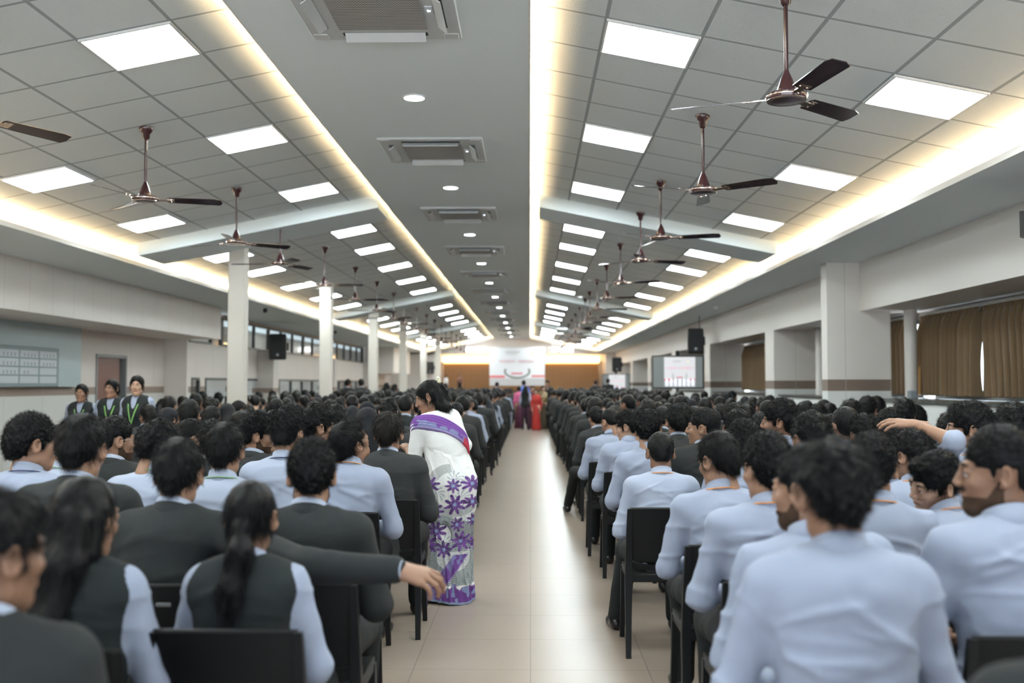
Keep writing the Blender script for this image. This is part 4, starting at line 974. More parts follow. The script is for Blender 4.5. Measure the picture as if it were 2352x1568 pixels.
def person(name, label, loc, yaw=0.0, sc=1.0, pose=None, top='shirt', hair='wavy', hseed=0, skin=0, lan=None, beard=False, face=False, glasses=False, q=1.0, group=None, topmat=None, hairmat=None, trousers=None, shoes=True, hand=(.5, .5), handup=None, key=None, fold=.006, smile=False, extra=None, handR=None, slv=.97, scoop=False):
    """q scales the mesh step: 1 = close, 2 = far"""
    root = empty(name, loc, yaw, sc, label=label, cat='person', group=group)
    if key is not None and key in _pc:
        src = _pc[key]
        for ch in src.children: 
            copy_tree(ch, root)
        return root
    p = pose; rh = .0048*q; rt = .0105*q; girl = p.girl; g_shirt = .010
    # body: one mesh - head with neck, torso, arms, hands, legs
    B = Geo(); V, F, mi = head_geo(rh, girl, smile); B.add(V, F, p.RH, p.H, mi)
    S = Sdf(.03); torso(S, p, -.004); arms(S, p, -.003); legs_(S, p, -.004)
    S.caps(p.N-p.RB@np.array((0, 0, .03)), p.H+p.RH@np.array((0, -.035, -.095)), .050, .048, k=.03)
    for sx in (-1, 1):
        a = np.array(p.leg[sx][2], float); S.caps(a, (a[0], a[1]+.08, .035), .032, .026, k=.02)
    V, F = S.mesh(rt*1.25); B.add(V, F)
    for sx in (-1, 1):
        e, w = p.el[sx], p.wr[sx]; d = w-e; up = handup[sx] if handup and sx in handup else ((0, .3, 1) if not p.stand else (sx*1.0, 0, .1))
        V, F = hand_geo(max(.0034, .0038*q), hand[0 if sx < 0 else 1], .10); R = frame_rt(d if not (handR and sx in handR) else handR[sx], up)
        V2 = V.copy()
        if sx > 0: V2 = V2*np.array((-1, 1, 1)); F2 = F[:, ::-1]
        else: F2 = F
        B.add(V2*(.93 if girl else 1.0), F2, R, w)
    link('body', B.mesh('body', [SKIN[skin], LIPS]), root)
    # hair
    hm = hairmat or M_hair
    if hair == 'hijab':
        V, F = hijab_geo(.0085*q, hseed); g = Geo(); g.add(V, F, p.RH, p.H); link('headscarf', g.mesh('headscarf', [topmat or M_hij]), root)
    elif hair:
        V, F = hair_geo(hair, hseed, .0055*(1 if q < 1.5 else 1.6), 7500 if q < 1.01 else (3000 if q < 1.5 else 700)); g = Geo(); g.add(V, F, p.RH, p.H)
        if face or q < 1.5:
            bv, bf = brow_geo(); qf = np.array([f for f in bf if len(f) == 4]); g.add(bv, qf, p.RH, p.H)
        link('hair', g.mesh('hair', [hm]), root)
    if beard:
        V, F = beard_geo(rh, girl, smile)
        A, Fs = strands(V, F, np.random.RandomState(3), 1500, .006, .0005, norm_w=.6); g = Geo(); g.add(V, F, p.RH, p.H); g.add(A, Fs, p.RH, p.H)
        link('beard', g.mesh('beard', [M_beard]), root)
    if face:
        V, F, mi = eye_geo()
        for sx in (-1, 1):
            g = Geo(); g.add(V, F, p.RH, p.H+p.RH@np.array((sx*.031, .0792, .0100)), mi); link('eye', g.mesh('eye', [M_eye, M_iris]), root)
    if glasses:
        b = MB()
        for sx in (-1, 1):
            b.tube([(sx*.033+.022*math.cos(t*PI/8), .105, .008+.019*math.sin(t*PI/8)) for t in range(17)], .0014, 6, cap=False); b.tube([(sx*.055, .103, .014), (sx*.076, .05, .016), (sx*.080, -.01, .012)], .0013, 6)
        b.tube([(-.011, .108, .012), (.011, .108, .012)], .0014, 6); V = np.array(b.v) @ p.RH.T + p.H; me = bpy.data.meshes.new('glasses'); me.from_pydata([tuple(v) for v in V], [], b.f); me.materials.append(M_steel); link('glasses', me, root)
    # clothes
    if top in ('shirt', 'vest'):
        S = Sdf(.03); torso(S, p, g_shirt, hips=not p.stand); arms(S, p, .008 if top == 'shirt' else .010, frac=slv)
        S.ell(p.N+p.RB@np.array((0, .004, .075)), (.060, .064, .090), R=p.RB, op='-', k=.008)
        if scoop: S.ell(p.N+p.RB@np.array((0, -.03, .035)), (.078, .085, .075), R=p.RB, op='-', k=.008)
        V, F = S.mesh(rt*.85); N = vnormals(V, F); V = folds(V, N, p, p.seed, fold)
        sm = topmat or M_shirt; link('shirt', Geo().add(V, F).mesh('shirt', [sm]), root)
        if not scoop: V, F = collar(p, .0575 if not girl else .054, .030, -.022); scoop or link('collar', Geo().add(V, F).mesh('collar', [sm]), root)
        for sx in (-1, 1) if slv > .9 else ():
            e, w = p.el[sx], p.wr[sx]; d = (w-e)/np.linalg.norm(w-e); b = MB(); b.tube([tuple(w-d*.065), tuple(w-d*.005)], [.0375, .0365], 16, cap=False); V_ = np.array(b.v); F_ = np.array(b.f)
            link('cuff', Geo().add(V_, F_).mesh('cuff', [sm]), root)
    if top in ('blazer', 'vest'):
        S = Sdf(.03)
        if top == 'blazer': torso(S, p, .020, .006); arms(S, p, .017, frac=.95); 
        else: torso(S, p, .019)
        if top == 'vest':
            for sx in (-1, 1): S.caps(p.SH[sx]+p.RB@np.array((sx*.035, 0, .02)), p.SH[sx]+p.RB@np.array((sx*.045, 0, -.14)), .052, .045, op='-', k=.012)
        S.ell(p.N+p.RB@np.array((0, .0, .075)), (.066, .070, .090), R=p.RB, op='-', k=.008)
        S.caps(p.N+p.RB@np.array((0, .06, .04)), p.C+p.RB@np.array((0, .17, .05)), .045, .015, op='-', k=.01)
        if top == 'blazer' and not p.stand: S.caps(p.P+(0, -.06, .0), p.P+(0, -.07, -.05), .13, .12, k=.05)
        V, F = S.mesh(rt*.85); N = vnormals(V, F); V = folds(V, N, p, p.seed, fold*.7)
        bm = topmat if (topmat and top == 'blazer') else (M_blz if top == 'blazer' else M_vest)
        nm = 'blazer' if top == 'blazer' else 'waistcoat'; link(nm, Geo().add(V, F).mesh(nm, [bm]), root)
        if top == 'blazer':
            V, F = collar(p, .0585, .034, -.01); link('shirt_collar', Geo().add(V, F).mesh('shirt_collar', [M_shirt2]), root)
            V, F = collar(p, .0665, .014, -.026, flare=.016); link('blazer_collar', Geo().add(V, F).mesh('blazer_collar', [bm]), root)
            for sx in (-1, 1):
                e, w = p.el[sx], p.wr[sx]; d = (w-e)/np.linalg.norm(w-e); b = MB(); b.tube([tuple(w-d*.06), tuple(w+d*.018)], [.034, .0335], 16, cap=False)
                link('shirt_cuff', Geo().add(np.array(b.v), np.array(b.f)).mesh('shirt_cuff', [M_shirt2]), root)
    if lan:
        V, F = lanyard_geo(p, .012 if top == 'shirt' else .022); link('lanyard', Geo().add(V, F).mesh('lanyard', [lan]), root)
    if trousers is None or trousers:
        S = Sdf(.03); torso_h = np.array((.172, .128, .118)); S.ell(p.P, torso_h+.006, R=p.RA, k=.05); legs_(S, p, .010)
        S.fn(lambda x, y, z: z-(p.P[2]+.10), (-1, -1, 0), (1, 1, 2), op='&', k=.01)
        V, F = S.mesh(rt*1.1); N = vnormals(V, F); V = V+N*(.003*vnoise(V, 16))[:, None]; link('trousers', Geo().add(V, F).mesh('trousers', [trousers or M_trou]), root)
    if shoes:
        V, F = shoe_geo(p, rt*.8); link('shoes', Geo().add(V, F).mesh('shoes', [M_shoe]), root)
    if extra: extra(root, p)
    if key is not None: _pc[key] = root
    return root
# ------------------------------------------------------------------ black plastic chair
def chair_parts():
    R = {}
    b = MB(); nx, ny = 14, 12
    def surf(fn, t, nu, nv, mb):
        V = []; 
        for s_ in (0, 1):
            for i in range(nu+1):
                for j in range(nv+1): V.append(fn(i/nu, j/nv, s_*t))
        n = (nu+1)*(nv+1); F = []
        for i in range(nu):
            for j in range(nv):
                a = i*(nv+1)+j; F.append((a, a+1, a+nv+2, a+nv+1)); F.append((n+a, n+a+nv+1, n+a+nv+2, n+a+1))
        edge = [i*(nv+1) for i in range(nu+1)] + [nu*(nv+1)+j for j in range(1, nv+1)] + [i*(nv+1)+nv for i in range(nu-1, -1, -1)] + [j for j in range(nv-1, 0, -1)]
        for k in range(len(edge)): a, c = edge[k], edge[(k+1) % len(edge)]; F.append((a, c, c+n, a+n))
        mb.add(V, F)
    def seat(u, v, t): x = (u-.5)*.42; y = -.20+v*.43; return (x*(1-.04*v), y, .445-t-.018*math.cos((u-.5)*PI)*math.sin(v*PI)**.5*.6-.012*max(0, v-.85)/.15)
    surf(seat, .022, 12, 10, b); b.box(-.205, .205, -.205, -.175, .395, .44, bev=.006); b.box(-.19, .19, .185, .21, .385, .42, bev=.006); b.box(-.208, -.185, -.19, .20, .39, .425, bev=.005); b.box(.185, .208, -.19, .20, .39, .425, bev=.005)
    R['seat'] = b.mesh('seat', M_chair, True)
    b = MB()
    def back(u, v, t): x = (u-.5)*.40; z = .515+v*.275; return (x, -.195-.055*v+.016*((2*u-1)**2)+t-.010, z-.012*(1-abs(2*u-1)**2)*(1-v)+.006*(1-(2*u-1)**4)*v)
    surf(back, .014, 14, 8, b)
    def rail(u, v, t): x = (u-.5)*.40; z = .470+v*.035; return (x, -.190-.006*v+.014*((2*u-1)**2)+t-.010, z-.020*(1-(2*u-1)**2))
    surf(rail, .014, 14, 2, b); b.tube([(x*.2, -.252+.016*x*x, .792+.004*(1-x**4)) for x in [-1+2*i/14 for i in range(15)]], .009, 8)
    R['backrest'] = b.mesh('backrest', M_chair, True)
    for sx in (-1, 1):
        b = MB(); pts = [(sx*.212, -.245, 0), (sx*.208, -.205, .22), (sx*.205, -.190, .43), (sx*.205, -.212, .60), (sx*.202, -.245, .795)]
        V = []; F = []
        for i, (x, y, z) in enumerate(pts):
            w = (.014, .017, .020, .016, .012)[i]; d = (.014, .017, .022, .018, .010)[i]; V += [(x-w, y-d, z), (x+w, y-d, z), (x+w, y+d, z), (x-w, y+d, z)]
        for i in range(4):
            for k in range(4): F.append((i*4+k, i*4+(k+1) % 4, (i+1)*4+(k+1) % 4, (i+1)*4+k))
        F += [(3, 2, 1, 0), (16, 17, 18, 19)]; b.add(V, F); R['r%d' % sx] = b.mesh('leg', M_chair, True)
        b = MB(); V = []; F = []
        for i, (x, y, z) in enumerate([(sx*.205, .215, 0), (sx*.198, .198, .22), (sx*.190, .190, .42)]):
            w = (.013, .016, .021)[i]; V += [(x-w, y-w, z), (x+w, y-w, z), (x+w, y+w, z), (x-w, y+w, z)]
        for i in range(2):
            for k in range(4): F.append((i*4+k, i*4+(k+1) % 4, (i+1)*4+(k+1) % 4, (i+1)*4+k))
        F += [(3, 2, 1, 0), (8, 9, 10, 11)]; b.add(V, F); R['f%d' % sx] = b.mesh('leg', M_chair, True)
    return R
M_chair = mat('chair black plastic', (.005, .0055, .006), .48, spec=.28, bump=(300, .15, .0006))
CP = chair_parts()
def chair(x, y, rz, label, group='black plastic chairs in rows'):
    o = empty('plastic_chair', (x, y, 0), rz, label=label, cat='chair', group=group)
    link('seat', CP['seat'], o); link('backrest', CP['backrest'], o)
    for k in ('r-1', 'r1', 'f-1', 'f1'): link('leg', CP[k], o)
    return o
# ------------------------------------------------------------------ the saree wearer standing in the aisle
def _mixc(a, b, t): return a+(b-a)*t[:, None]
def saree_skirt(cols=None, waist=(.130, .112), hip=(.180, .160), knee=(.150, .140), hem=(.172, .172), zw=1.075, off=0.0, face_u=0.0):
    nu, nv = 220, 260; U = np.linspace(-PI, PI, nu, endpoint=False); Vv = np.linspace(0, 1, nv); zz = .012+(zw-.012)*Vv
    ks = np.array([0, .40, .76, .90, 1.0]); rx = np.interp(Vv, ks, [hem[0], knee[0], hip[0], .160, .150]); ry = np.interp(Vv, ks, [hem[1], knee[1], hip[1], .135, .130])
    A, Z = np.meshgrid(U, zz, indexing='ij'); RX = rx[None]+0*A; RY = ry[None]+0*A
    P0 = np.stack([np.cos(A)*.3, np.sin(A)*.3, Z*.30], -1).reshape(-1, 3)
    f = vnoise(P0, 7)*.5+vnoise(P0, 17)*.28; pl = (1-np.abs(vnoise(np.stack([np.cos(A)*.3+Z*.18, np.sin(A)*.3, Z*.55+A*.02], -1).reshape(-1, 3), 13)))**4*.8
    dr = (f+pl-.3)*(.010+.018*(1-Z.reshape(-1)/zw))
    R = 1+dr/.15
    X = RX.reshape(-1)*np.cos(A.reshape(-1))*R; Y = RY.reshape(-1)*np.sin(A.reshape(-1))*R
    V = np.stack([X, Y, Z.reshape(-1)+.010*np.sin(A.reshape(-1)*2+1)*(Z.reshape(-1) < .1)], 1)
    idx = np.arange(nu*nv).reshape(nu, nv); nx = np.roll(idx, -1, 0)
    F = np.stack([idx[:, :-1], nx[:, :-1], nx[:, 1:], idx[:, 1:]], -1).reshape(-1, 4)
    u = ((A.reshape(-1)-face_u+PI) % (2*PI)-PI); return V, F, u, Z.reshape(-1)
W_ = np.array((.80, .79, .76)); PU = np.array((.115, .045, .20)); PL = np.array((.34, .26, .52)); BL = np.array((.20, .27, .42)); GY = np.array((.36, .37, .36)); DK = np.array((.05, .07, .08))
def saree_colors(u, z):
    x = np.sin(np.clip(u, -1.57, 1.57))*.150; x = np.where(np.abs(u) > 1.57, np.sign(u)*(.15+(np.abs(u)-1.57)*.15), x)
    P = np.stack([x, 0*x, z], 1); C = np.tile(W_, (len(u), 1)); n1 = vnoise(P, 40)
    # swirling striped bands
    def blend(mask, col): C[:] = C*(1-mask[:, None])+col*mask[:, None]
    d1 = np.sqrt((x-.02)**2+((z-.78)*1.0)**2); ring = np.clip((.030-np.abs(d1-.155))/.004, 0, 1)*((x < .02) | (z < .72)); stripes = (np.sin(d1*900) > 0)*1.0
    blend(ring*(.55+.45*stripes), GY)
    body = np.clip((.60-.55*(x+.02)*0-.30*np.clip(x, -.1, .15)-z)/.006, 0, 1)*np.clip((z-.13)/.004, 0, 1)
    w1 = np.sin((z+.18*np.sin(x*14)+.5*x)*520); blend(body, GY*1.15); blend(body*(w1 > .35), DK*2)
    d2 = np.sqrt(((x+.055)*1.2)**2+(z-.47)**2); blend(np.clip((.075-d2)/.004, 0, 1), W_)
    d3 = np.sqrt(((x-.02)*.9)**2+(z-.33)**2); rr = np.clip((.10-d3)/.004, 0, 1)*(z < .36); blend(rr*(np.sin((x*.8+z)*760) > 0), W_)
    blend(np.clip((.004-np.abs(d2-.078))/.002, 0, 1), DK); blend(np.clip((.003-np.abs(d3-.10))/.002, 0, 1), W_*.9)
    # pale leaf sprays
    for (cx, cz, s_) in ((.03, .86, 1), (.075, .73, 1), (-.035, .42, 1), (.10, .60, 1), (-.09, .76, 1)):
        dx, dz = x-cx, z-cz; r = np.hypot(dx, dz); th = np.arctan2(dz, dx); m = (r < .055)*(np.abs(np.sin(th*5+r*60)) > .86); blend(m*.8, np.array((.30, .38, .42)))
    rng = np.random.RandomState(4)
    fl = [(.012, .815), (.118, .825), (.025, .685), (.125, .70), (-.105, .64), (-.095, .50), (.045, .545), (-.045, .375), (.075, .43), (.150, .57), (-.13, .82), (-.16, .40), (.17, .40)]
    for q in range(10): fl.append((rng.uniform(.22, .5)*rng.choice((-1, 1)), rng.uniform(.2, .9)))
    for i, (cx, cz) in enumerate(fl):
        dx, dz = x-cx, (z-cz); r = np.hypot(dx, dz)*(1+.12*n1); th = np.arctan2(dz, dx)+i; R = .050+.010*(i % 3)
        lim = R*(.42+.62*np.abs(np.cos(th*4))**1.3); m = np.clip((lim-r)/.003, 0, 1); C[:] = C*(1-m[:, None])+(PU*(1+.9*np.clip(n1, -.4, 1))[:, None])*m[:, None]
        v = (np.abs(np.sin(th*12)) > .93)*(r < lim*.9); blend(v*.6, PL); blend(np.clip((.014-r)/.004, 0, 1), BL*1.3)
        blend(np.clip((.0022-np.abs(r-lim))/.0015, 0, 1)*.5, PL)
    # purple batik border: hem and the diagonal edge
    n2 = vnoise(P*np.array([1, 1, .5]), 55)
    hem = np.clip((.125+.012*np.sin(x*60)+.02*n2-z)/.006, 0, 1); blend(hem, PU*1.2); blend(hem*(n2 > .25)*.7, BL*1.3); blend(np.clip((.028-z)/.004, 0, 1), np.array((.22, .28, .42)))
    dd = (z-.10)*.62-(x+.10)*.85+.0; lo = np.clip((.040-np.abs(dd))/.004, 0, 1)*(z < .34); blend(lo, PU*1.3); blend(lo*(n2 > .2)*.5, BL*1.2); blend(np.clip((.005-np.abs(np.abs(dd)-.040))/.003, 0, 1)*(z < .34), PL*.8)
    return np.clip(C, 0, 1)
def saree_woman():
    sc = .97; yaw = .48; X0, Y0 = -.545, 6.83
    p = Pose(stand=True, girl=True, lean=.38, slump=.22, side=-.27, head=(.98, .34, .05), hip=(0, -.03, .865), seed=3)
    p.leg = {sx: ((sx*.07, 0, .85), (sx*.07, .02, .46), (sx*.075, -.01, .085)) for sx in (-1, 1)}
    p.el[-1] = p.SH[-1]+np.array((-.03, .02, -.235)); p.wr[-1] = p.el[-1]+np.array((.03, .205, .07))
    p.el[1] = p.SH[1]+np.array((.085, -.03, -.20)); p.wr[1] = p.el[1]+np.array((-.03, .20, .04))
    M_bl = mat('white blouse', (.80, .79, .76), .75, bump=(140, .35, .0015))
    def extra(root, p):
        fu = math.atan2(-Y0, -X0)-yaw
        V, F, u, z = saree_skirt(face_u=fu)
        top = z > .80; V[:, 1] += -.03*np.clip((z-.4)/.4, 0, 1)+.30*np.clip(z-.865, 0, 1); V[:, 0] -= .18*np.clip(z-.865, 0, 1)
        link('saree_skirt', mesh_np('saree_skirt', V, F, colattr_mat('saree print'), cols=saree_colors(u, z)), root)
        S = Sdf(.03); torso(S, p, .024, hips=False); c, n = np.array((-.020, .045)), np.array((.680, .740)); n /= np.hypot(*n)
        def band(x, y, z):
            dx, dy, dz = x-p.C[0], y-p.C[1], z-p.C[2]; bx = p.RB[0, 0]*dx+p.RB[1, 0]*dy+p.RB[2, 0]*dz; bz = p.RB[0, 2]*dx+p.RB[1, 2]*dy+p.RB[2, 2]*dz
            return np.abs((bx-c[0])*n[0]+(bz-c[1])*n[1])-.056
        S.fn(band, (-1, -1, 0), (1, 1, 2), op='&', k=.004); V, F = S.mesh(.0055); N = vnormals(V, F)
        q = (V-p.C) @ p.RB; t = (q[:, 0]-c[0])*n[0]+(q[:, 2]-c[1])*n[1]; sl = q[:, 0]*n[1]-q[:, 2]*n[0]
        V = V+N*(.003*np.sin(t*330))[:, None]
        n2 = vnoise(np.stack([t*.6, 0*t, sl], 1), 60); Cc = np.tile(PU*1.5, (len(V), 1)); m = np.clip((-t-.005+.014*n2)/.006, 0, 1); Cc = _mixc(Cc, np.tile(np.array((.22, .27, .42)), (len(V), 1)), m*(n2 > -.25)*.8)
        Cc = _mixc(Cc, np.tile(PL*.75, (len(V), 1)), np.clip((.007-np.abs(np.abs(t)-.052))/.003, 0, 1)); Cc = _mixc(Cc, np.tile(np.array((.50, .03, .05)), (len(V), 1)), ((sl > .115) & (t < .0))*.9)
        link('pallu', mesh_np('pallu', V, F, colattr_mat('saree print'), cols=np.clip(Cc, 0, 1)), root)
        g = Geo(); rng = np.random.RandomState(1)
        for i in range(14):
            S = Sdf(.004); cc = np.array((rng.uniform(-.022, .022), -.102+rng.uniform(-.012, .008), .105+rng.uniform(-.02, .016))); S.ell(cc, (.011, .009, .008)); V, F = S.mesh(.0035); g.add(V, F, p.RH, p.H)
        link('jasmine_flowers', g.mesh('jasmine_flowers', [mat('jasmine', (.85, .82, .60), .6)]), root)
        b = MB(); b.tube([(-.03, -.105, .075), (0, -.125, .085), (.03, -.105, .075)], .007, 8); V = np.array(b.v) @ p.RH.T+p.H; me = bpy.data.meshes.new('hair_clip'); me.from_pydata([tuple(v) for v in V], [], b.f); me.materials.append(mat('clip brown', (.20, .13, .06), .3)); link('hair_clip', me, root)
        S = Sdf(.01); S.ell(p.H+p.RH@np.array((-.078, .0, -.036)), (.004, .004, .006)); V, F = S.mesh(.002); link('earring', Geo().add(V, F).mesh('earring', [mat('gold', (.8, .5, .15), .25, metal=1.0)]), root)
        for sx in (-1, 1):
            b = MB(); a = p.leg[sx][2]; b.box(a[0]-.04, a[0]+.04, a[1]-.09, a[1]+.16, .0, .022, bev=.01); b.tube([(a[0]-.04, a[1]+.09, .02), (a[0], a[1]+.08, .062), (a[0]+.04, a[1]+.09, .02)], .012, 8); b.obj('sandal', mat('olive sandal', (.20, .15, .06), .6), root)
    person('person', 'woman in a white and purple floral saree bending over the row beside the aisle', (X0, Y0, 0), yaw, sc, p, top='shirt', topmat=M_bl, hair='shoulder', skin=0, face=True, slv=.04, scoop=True, trousers=False, shoes=False, extra=extra, smile=True, fold=.004, handup={-1: (0, -.4, 1), 1: (0, -.4, 1)}, q=.9)
saree_woman()
# simple draped standing women near the far end of the aisle
def robe(root, p, col, name='saree_drape', sash=None):
    S = Sdf(.05); S.caps((0, 0, .92), (0, 0, .45), .14, .15).caps((0, 0, .45), (0, 0, .06), .15, .19); S.fn(lambda x, y, z: .01-z, (-1, -1, -1), (1, 1, 2), op='&', k=.01)
    V, F = S.mesh(.02); N = vnormals(V, F); V = V+N*(.012*vnoise(V*np.array([1, 1, .15]), 30))[:, None]; link(name, Geo().add(V, F).mesh(name, [mat('drape %s' % (col,), col, .7)]), root)
    if sash:
        S = Sdf(.03); torso(S, p, .025); S.fn(lambda x, y, z: np.abs((x*.7+(z-1.25)*.6))-.09, (-1, -1, 0), (1, 1, 2), op='&', k=.01); V, F = S.mesh(.012); link('sash', Geo().add(V, F).mesh('sash', [mat('drape %s' % (sash,), sash, .7)]), root)
# ------------------------------------------------------------------ placing people: px = column and row of the crown in the photo, Y = distance
def at(px, py, Y): return (px-1218)/F_PX*Y, CAM_Z-(py-880)/F_PX*Y
def seat(px, py, Y, label, pose, top='shirt', yaw=0.0, mkchair=True, clabel=None, dzh=.128, **kw):
    X, Zt = at(px, py, Y); s_ = min(1.13, max(.86, Zt/(pose.H[2]+dzh)))
    hx, hy = pose.H[0]*s_, pose.H[1]*s_; c, s = math.cos(yaw), math.sin(yaw)
    x0, y0 = X-(hx*c-hy*s), Y-(hx*s+hy*c)
    o = person('person', label, (x0, y0, 0), yaw, s_, pose, top=top, **kw)
    if mkchair: chair(x0, y0, yaw*.6, clabel or ('black plastic chair under the '+' '.join(label.replace(',', '').split()[:9])))
    return o
R_ = math.radians
# ---- pillar side, nearest rows
seat(-22, 1135, 1.95, 'person at the near corner in a dark blazer, head cut by the frame edge', Pose(head=(-.5, .05, 0), seed=1), 'blazer', hair='straight', hseed=1, skin=1, q=.9, face=True)
seat(196, 1094, 2.78, 'girl with long loose half-tied hair and waistcoat, before the boy in white shirt', Pose(girl=True, head=(-.35, .12, 0), seed=2), 'vest', hair='long', hseed=2, skin=0, q=.9, face=True)
def L3():
    pose = Pose(head=(.02, .16, 0), seed=3, twist=-.10, slump=.12)
    X, Zt = at(410, 1013, 3.60); s_ = Zt/(pose.H[2]+.128); x0 = X-pose.H[0]*s_; y0 = 3.60-pose.H[1]*s_
    W2L = lambda P: ((P[0]-x0)/s_, (P[1]-y0)/s_, P[2]/s_)
    w = at(918, 1302, 3.16); e = at(706, 1300, 3.18)
    pose = Pose(head=(.02, .16, 0), seed=3, twist=-.10, slump=.12, R=(W2L((e[0], 3.20, e[1])), W2L((w[0], 3.14, w[1]))))
    person('person', 'boy in dark blazer resting his outstretched arm along the next chair back', (x0, y0, 0), 0, s_, pose, top='blazer', hair='straight', hseed=3, skin=0, q=.85, hand=(.5, .62), handup={1: (0.1, -.55, 1), -1: (0, .3, 1)}, handR={1: (1, 0.05, -.22)})
    c = chair(x0, y0, 0, 'black plastic chair under the boy with the outstretched arm')
    b = MB(); b.box(-.025, .025, -.2665, -.258, .752, .764, bev=.002); b.obj('embossed_mark', mat('raised mark', (.12, .125, .13), .4), c).location = (.06, 0, -.02)
L3()
seat(578, 1103, 2.98, 'girl with a low ponytail in grey waistcoat over pale blue sleeves', Pose(girl=True, head=(.0, .10, 0), seed=4, slump=.06), 'vest', hair='pony', hseed=4, skin=0, q=.8, clabel='black plastic chair with its full backrest showing behind the ponytail girl')
seat(716, 1016, 3.62, 'boy with thick curly hair in charcoal blazer, arm laid across his chair back', Pose(head=(.20, .14, 0), seed=5), 'blazer', hair='curly', hseed=5, skin=0, q=.8, beard=True, hairmat=M_hair)
seat(185, 958, 3.90, 'boy with straight black hair and visible ears, dark blazer, behind the half-tied-hair girl', Pose(head=(0, .16, 0), seed=6), 'blazer', hair='straight', hseed=6, skin=0)
seat(68, 957, 4.60, 'boy with bushy curly hair in pale shirt near the frame edge', Pose(head=(-.75, .05, 0), seed=7), 'shirt', hair='curly', hseed=7, skin=0, face=True, lan=M_nv)
seat(128, 978, 5.3, 'boy in white shirt with green lanyard, half hidden by the straight-haired boy', Pose(head=(-.2, .35, 0), seed=8, slump=.3), 'shirt', hair='crop', hseed=8, skin=0, lan=M_gr, topmat=M_shirt2)
seat(262, 960, 5.45, 'bearded boy with glasses and faded haircut looking aside, dark blazer', Pose(head=(-.8, .05, 0), seed=9), 'blazer', hair='fade', hseed=9, skin=0, beard=True, glasses=True, face=True)
seat(360, 969, 4.8, 'boy with swept wavy hair, white shirt and green lanyard', Pose(head=(-.35, .30, 0), seed=10, slump=.25), 'shirt', hair='wavy', hseed=10, skin=0, lan=M_gr, topmat=M_shirt2, face=True)
seat(516, 975, 4.62, 'boy with neat short hair, green and navy lanyard, seen squarely from behind', Pose(head=(0, .08, 0), seed=11), 'shirt', hair='straight', hseed=11, skin=0, lan=M_gr, topmat=M_shirt2)
seat(486, 968, 5.7, 'person with tousled hair just behind the neat short-haired boy', Pose(head=(.4, .1, 0), seed=12), 'blazer', hair='wavy', hseed=12, skin=0)
seat(437, 966, 6.3, 'boy with a tight fade haircut in profile, dark jacket', Pose(head=(-.9, .05, 0), seed=13), 'blazer', hair='fade', hseed=13, skin=0, face=True)
seat(588, 957, 6.25, 'bearded boy in grey blazer turning aside toward the girl in glasses', Pose(head=(-1.15, .05, 0), seed=14, twist=-.2), 'blazer', hair='tall', hseed=14, skin=0, beard=True, face=True, topmat=M_blz2)
seat(604, 962, 7.0, 'girl in round glasses with face turned to the side, dark hair', Pose(girl=True, head=(-1.9, .0, 0), seed=15, twist=-.5), 'vest', hair='bun', hseed=15, skin=2, glasses=True, face=True)
seat(657, 945, 5.40, 'boy with upright brushed hair and red earpiece, pale shirt', Pose(head=(-.08, .05, 0), seed=16), 'shirt', hair='tall', hseed=16, skin=0, lan=M_nv, topmat=M_shirt2)
seat(728, 935, 6.2, 'tall boy with wavy fringe in profile, dark grey blazer', Pose(head=(-.95, .02, 0), seed=17), 'blazer', hair='wavy', hseed=17, skin=0, face=True, topmat=M_blz2)
seat(806, 965, 5.45, 'boy in pale shirt and orange lanyard tipping his head back to look up', Pose(head=(-.75, -.55, .10), side=.05, seed=18, slump=.16), 'shirt', hair='straight', hseed=18, skin=0, face=True, lan=M_or, q=.85, clabel='black plastic chair of the boy looking up, beside the aisle')
seat(893, 949, 6.05, 'boy in dark blazer sitting next to the saree wearer', Pose(head=(-.10, .06, 0), seed=20), 'blazer', hair='straight', hseed=20, skin=0, topmat=M_blz2, hairmat=M_hair2, q=.9)
chair(-.90, 4.52, R_(4), 'empty-looking black chair between the curly-haired boy and the boy looking up')
# ---- window side, nearest rows
seat(1905, 1018, 2.48, 'person with broad back in plain pale blue shirt, nearest of the window block', Pose(head=(.05, .10, 0), seed=31, slump=.12), 'shirt', mkchair=False, hair='wavy', hseed=31, skin=1, q=.75, fold=.010, hairmat=M_hair)
seat(1846, 1028, 2.98, 'bearded person in pale shirt half hidden by the nearest broad back', Pose(head=(.80, .05, 0), side=-.08, seed=32), 'shirt', hair='fade', hseed=32, skin=0, beard=True, face=True, q=.85, fold=.009)
seat(2278, 985, 2.95, 'bearded person in profile with dark brushed hair, pale shirt, at the frame edge', Pose(head=(1.25, .02, 0), seed=33, twist=.1), 'shirt', hair='fade', hseed=33, skin=1, beard=True, face=True, q=.8, fold=.009)
seat(1755, 1000, 3.70, 'boy with loose curls, orange lanyard and pale shirt, leaning ahead of the chair row', Pose(head=(.30, .10, 0), seed=34), 'shirt', hair='curly', hseed=34, skin=0, lan=M_or, q=.85, fold=.008, face=True)
seat(1648, 995, 4.45, 'boy with straight glossy hair and thin orange lanyard near the aisle', Pose(head=(.55, .18, 0), seed=35, side=-.06), 'shirt', hair='straight', hseed=35, skin=0, lan=M_or, q=.9, fold=.008)
seat(1515, 992, 5.68, 'boy with short dark hair and orange lanyard on the aisle-end chair', Pose(head=(.02, .10, 0), seed=36, legs={-1: ((-.09, -.02, .535), (-.17, .38, .515), (-.24, .42, .09))}), 'shirt', hair='crop', hseed=36, skin=1, lan=M_or, q=.9, topmat=M_shirt2, clabel='black plastic chair beside the aisle, fully visible with its seat and legs')
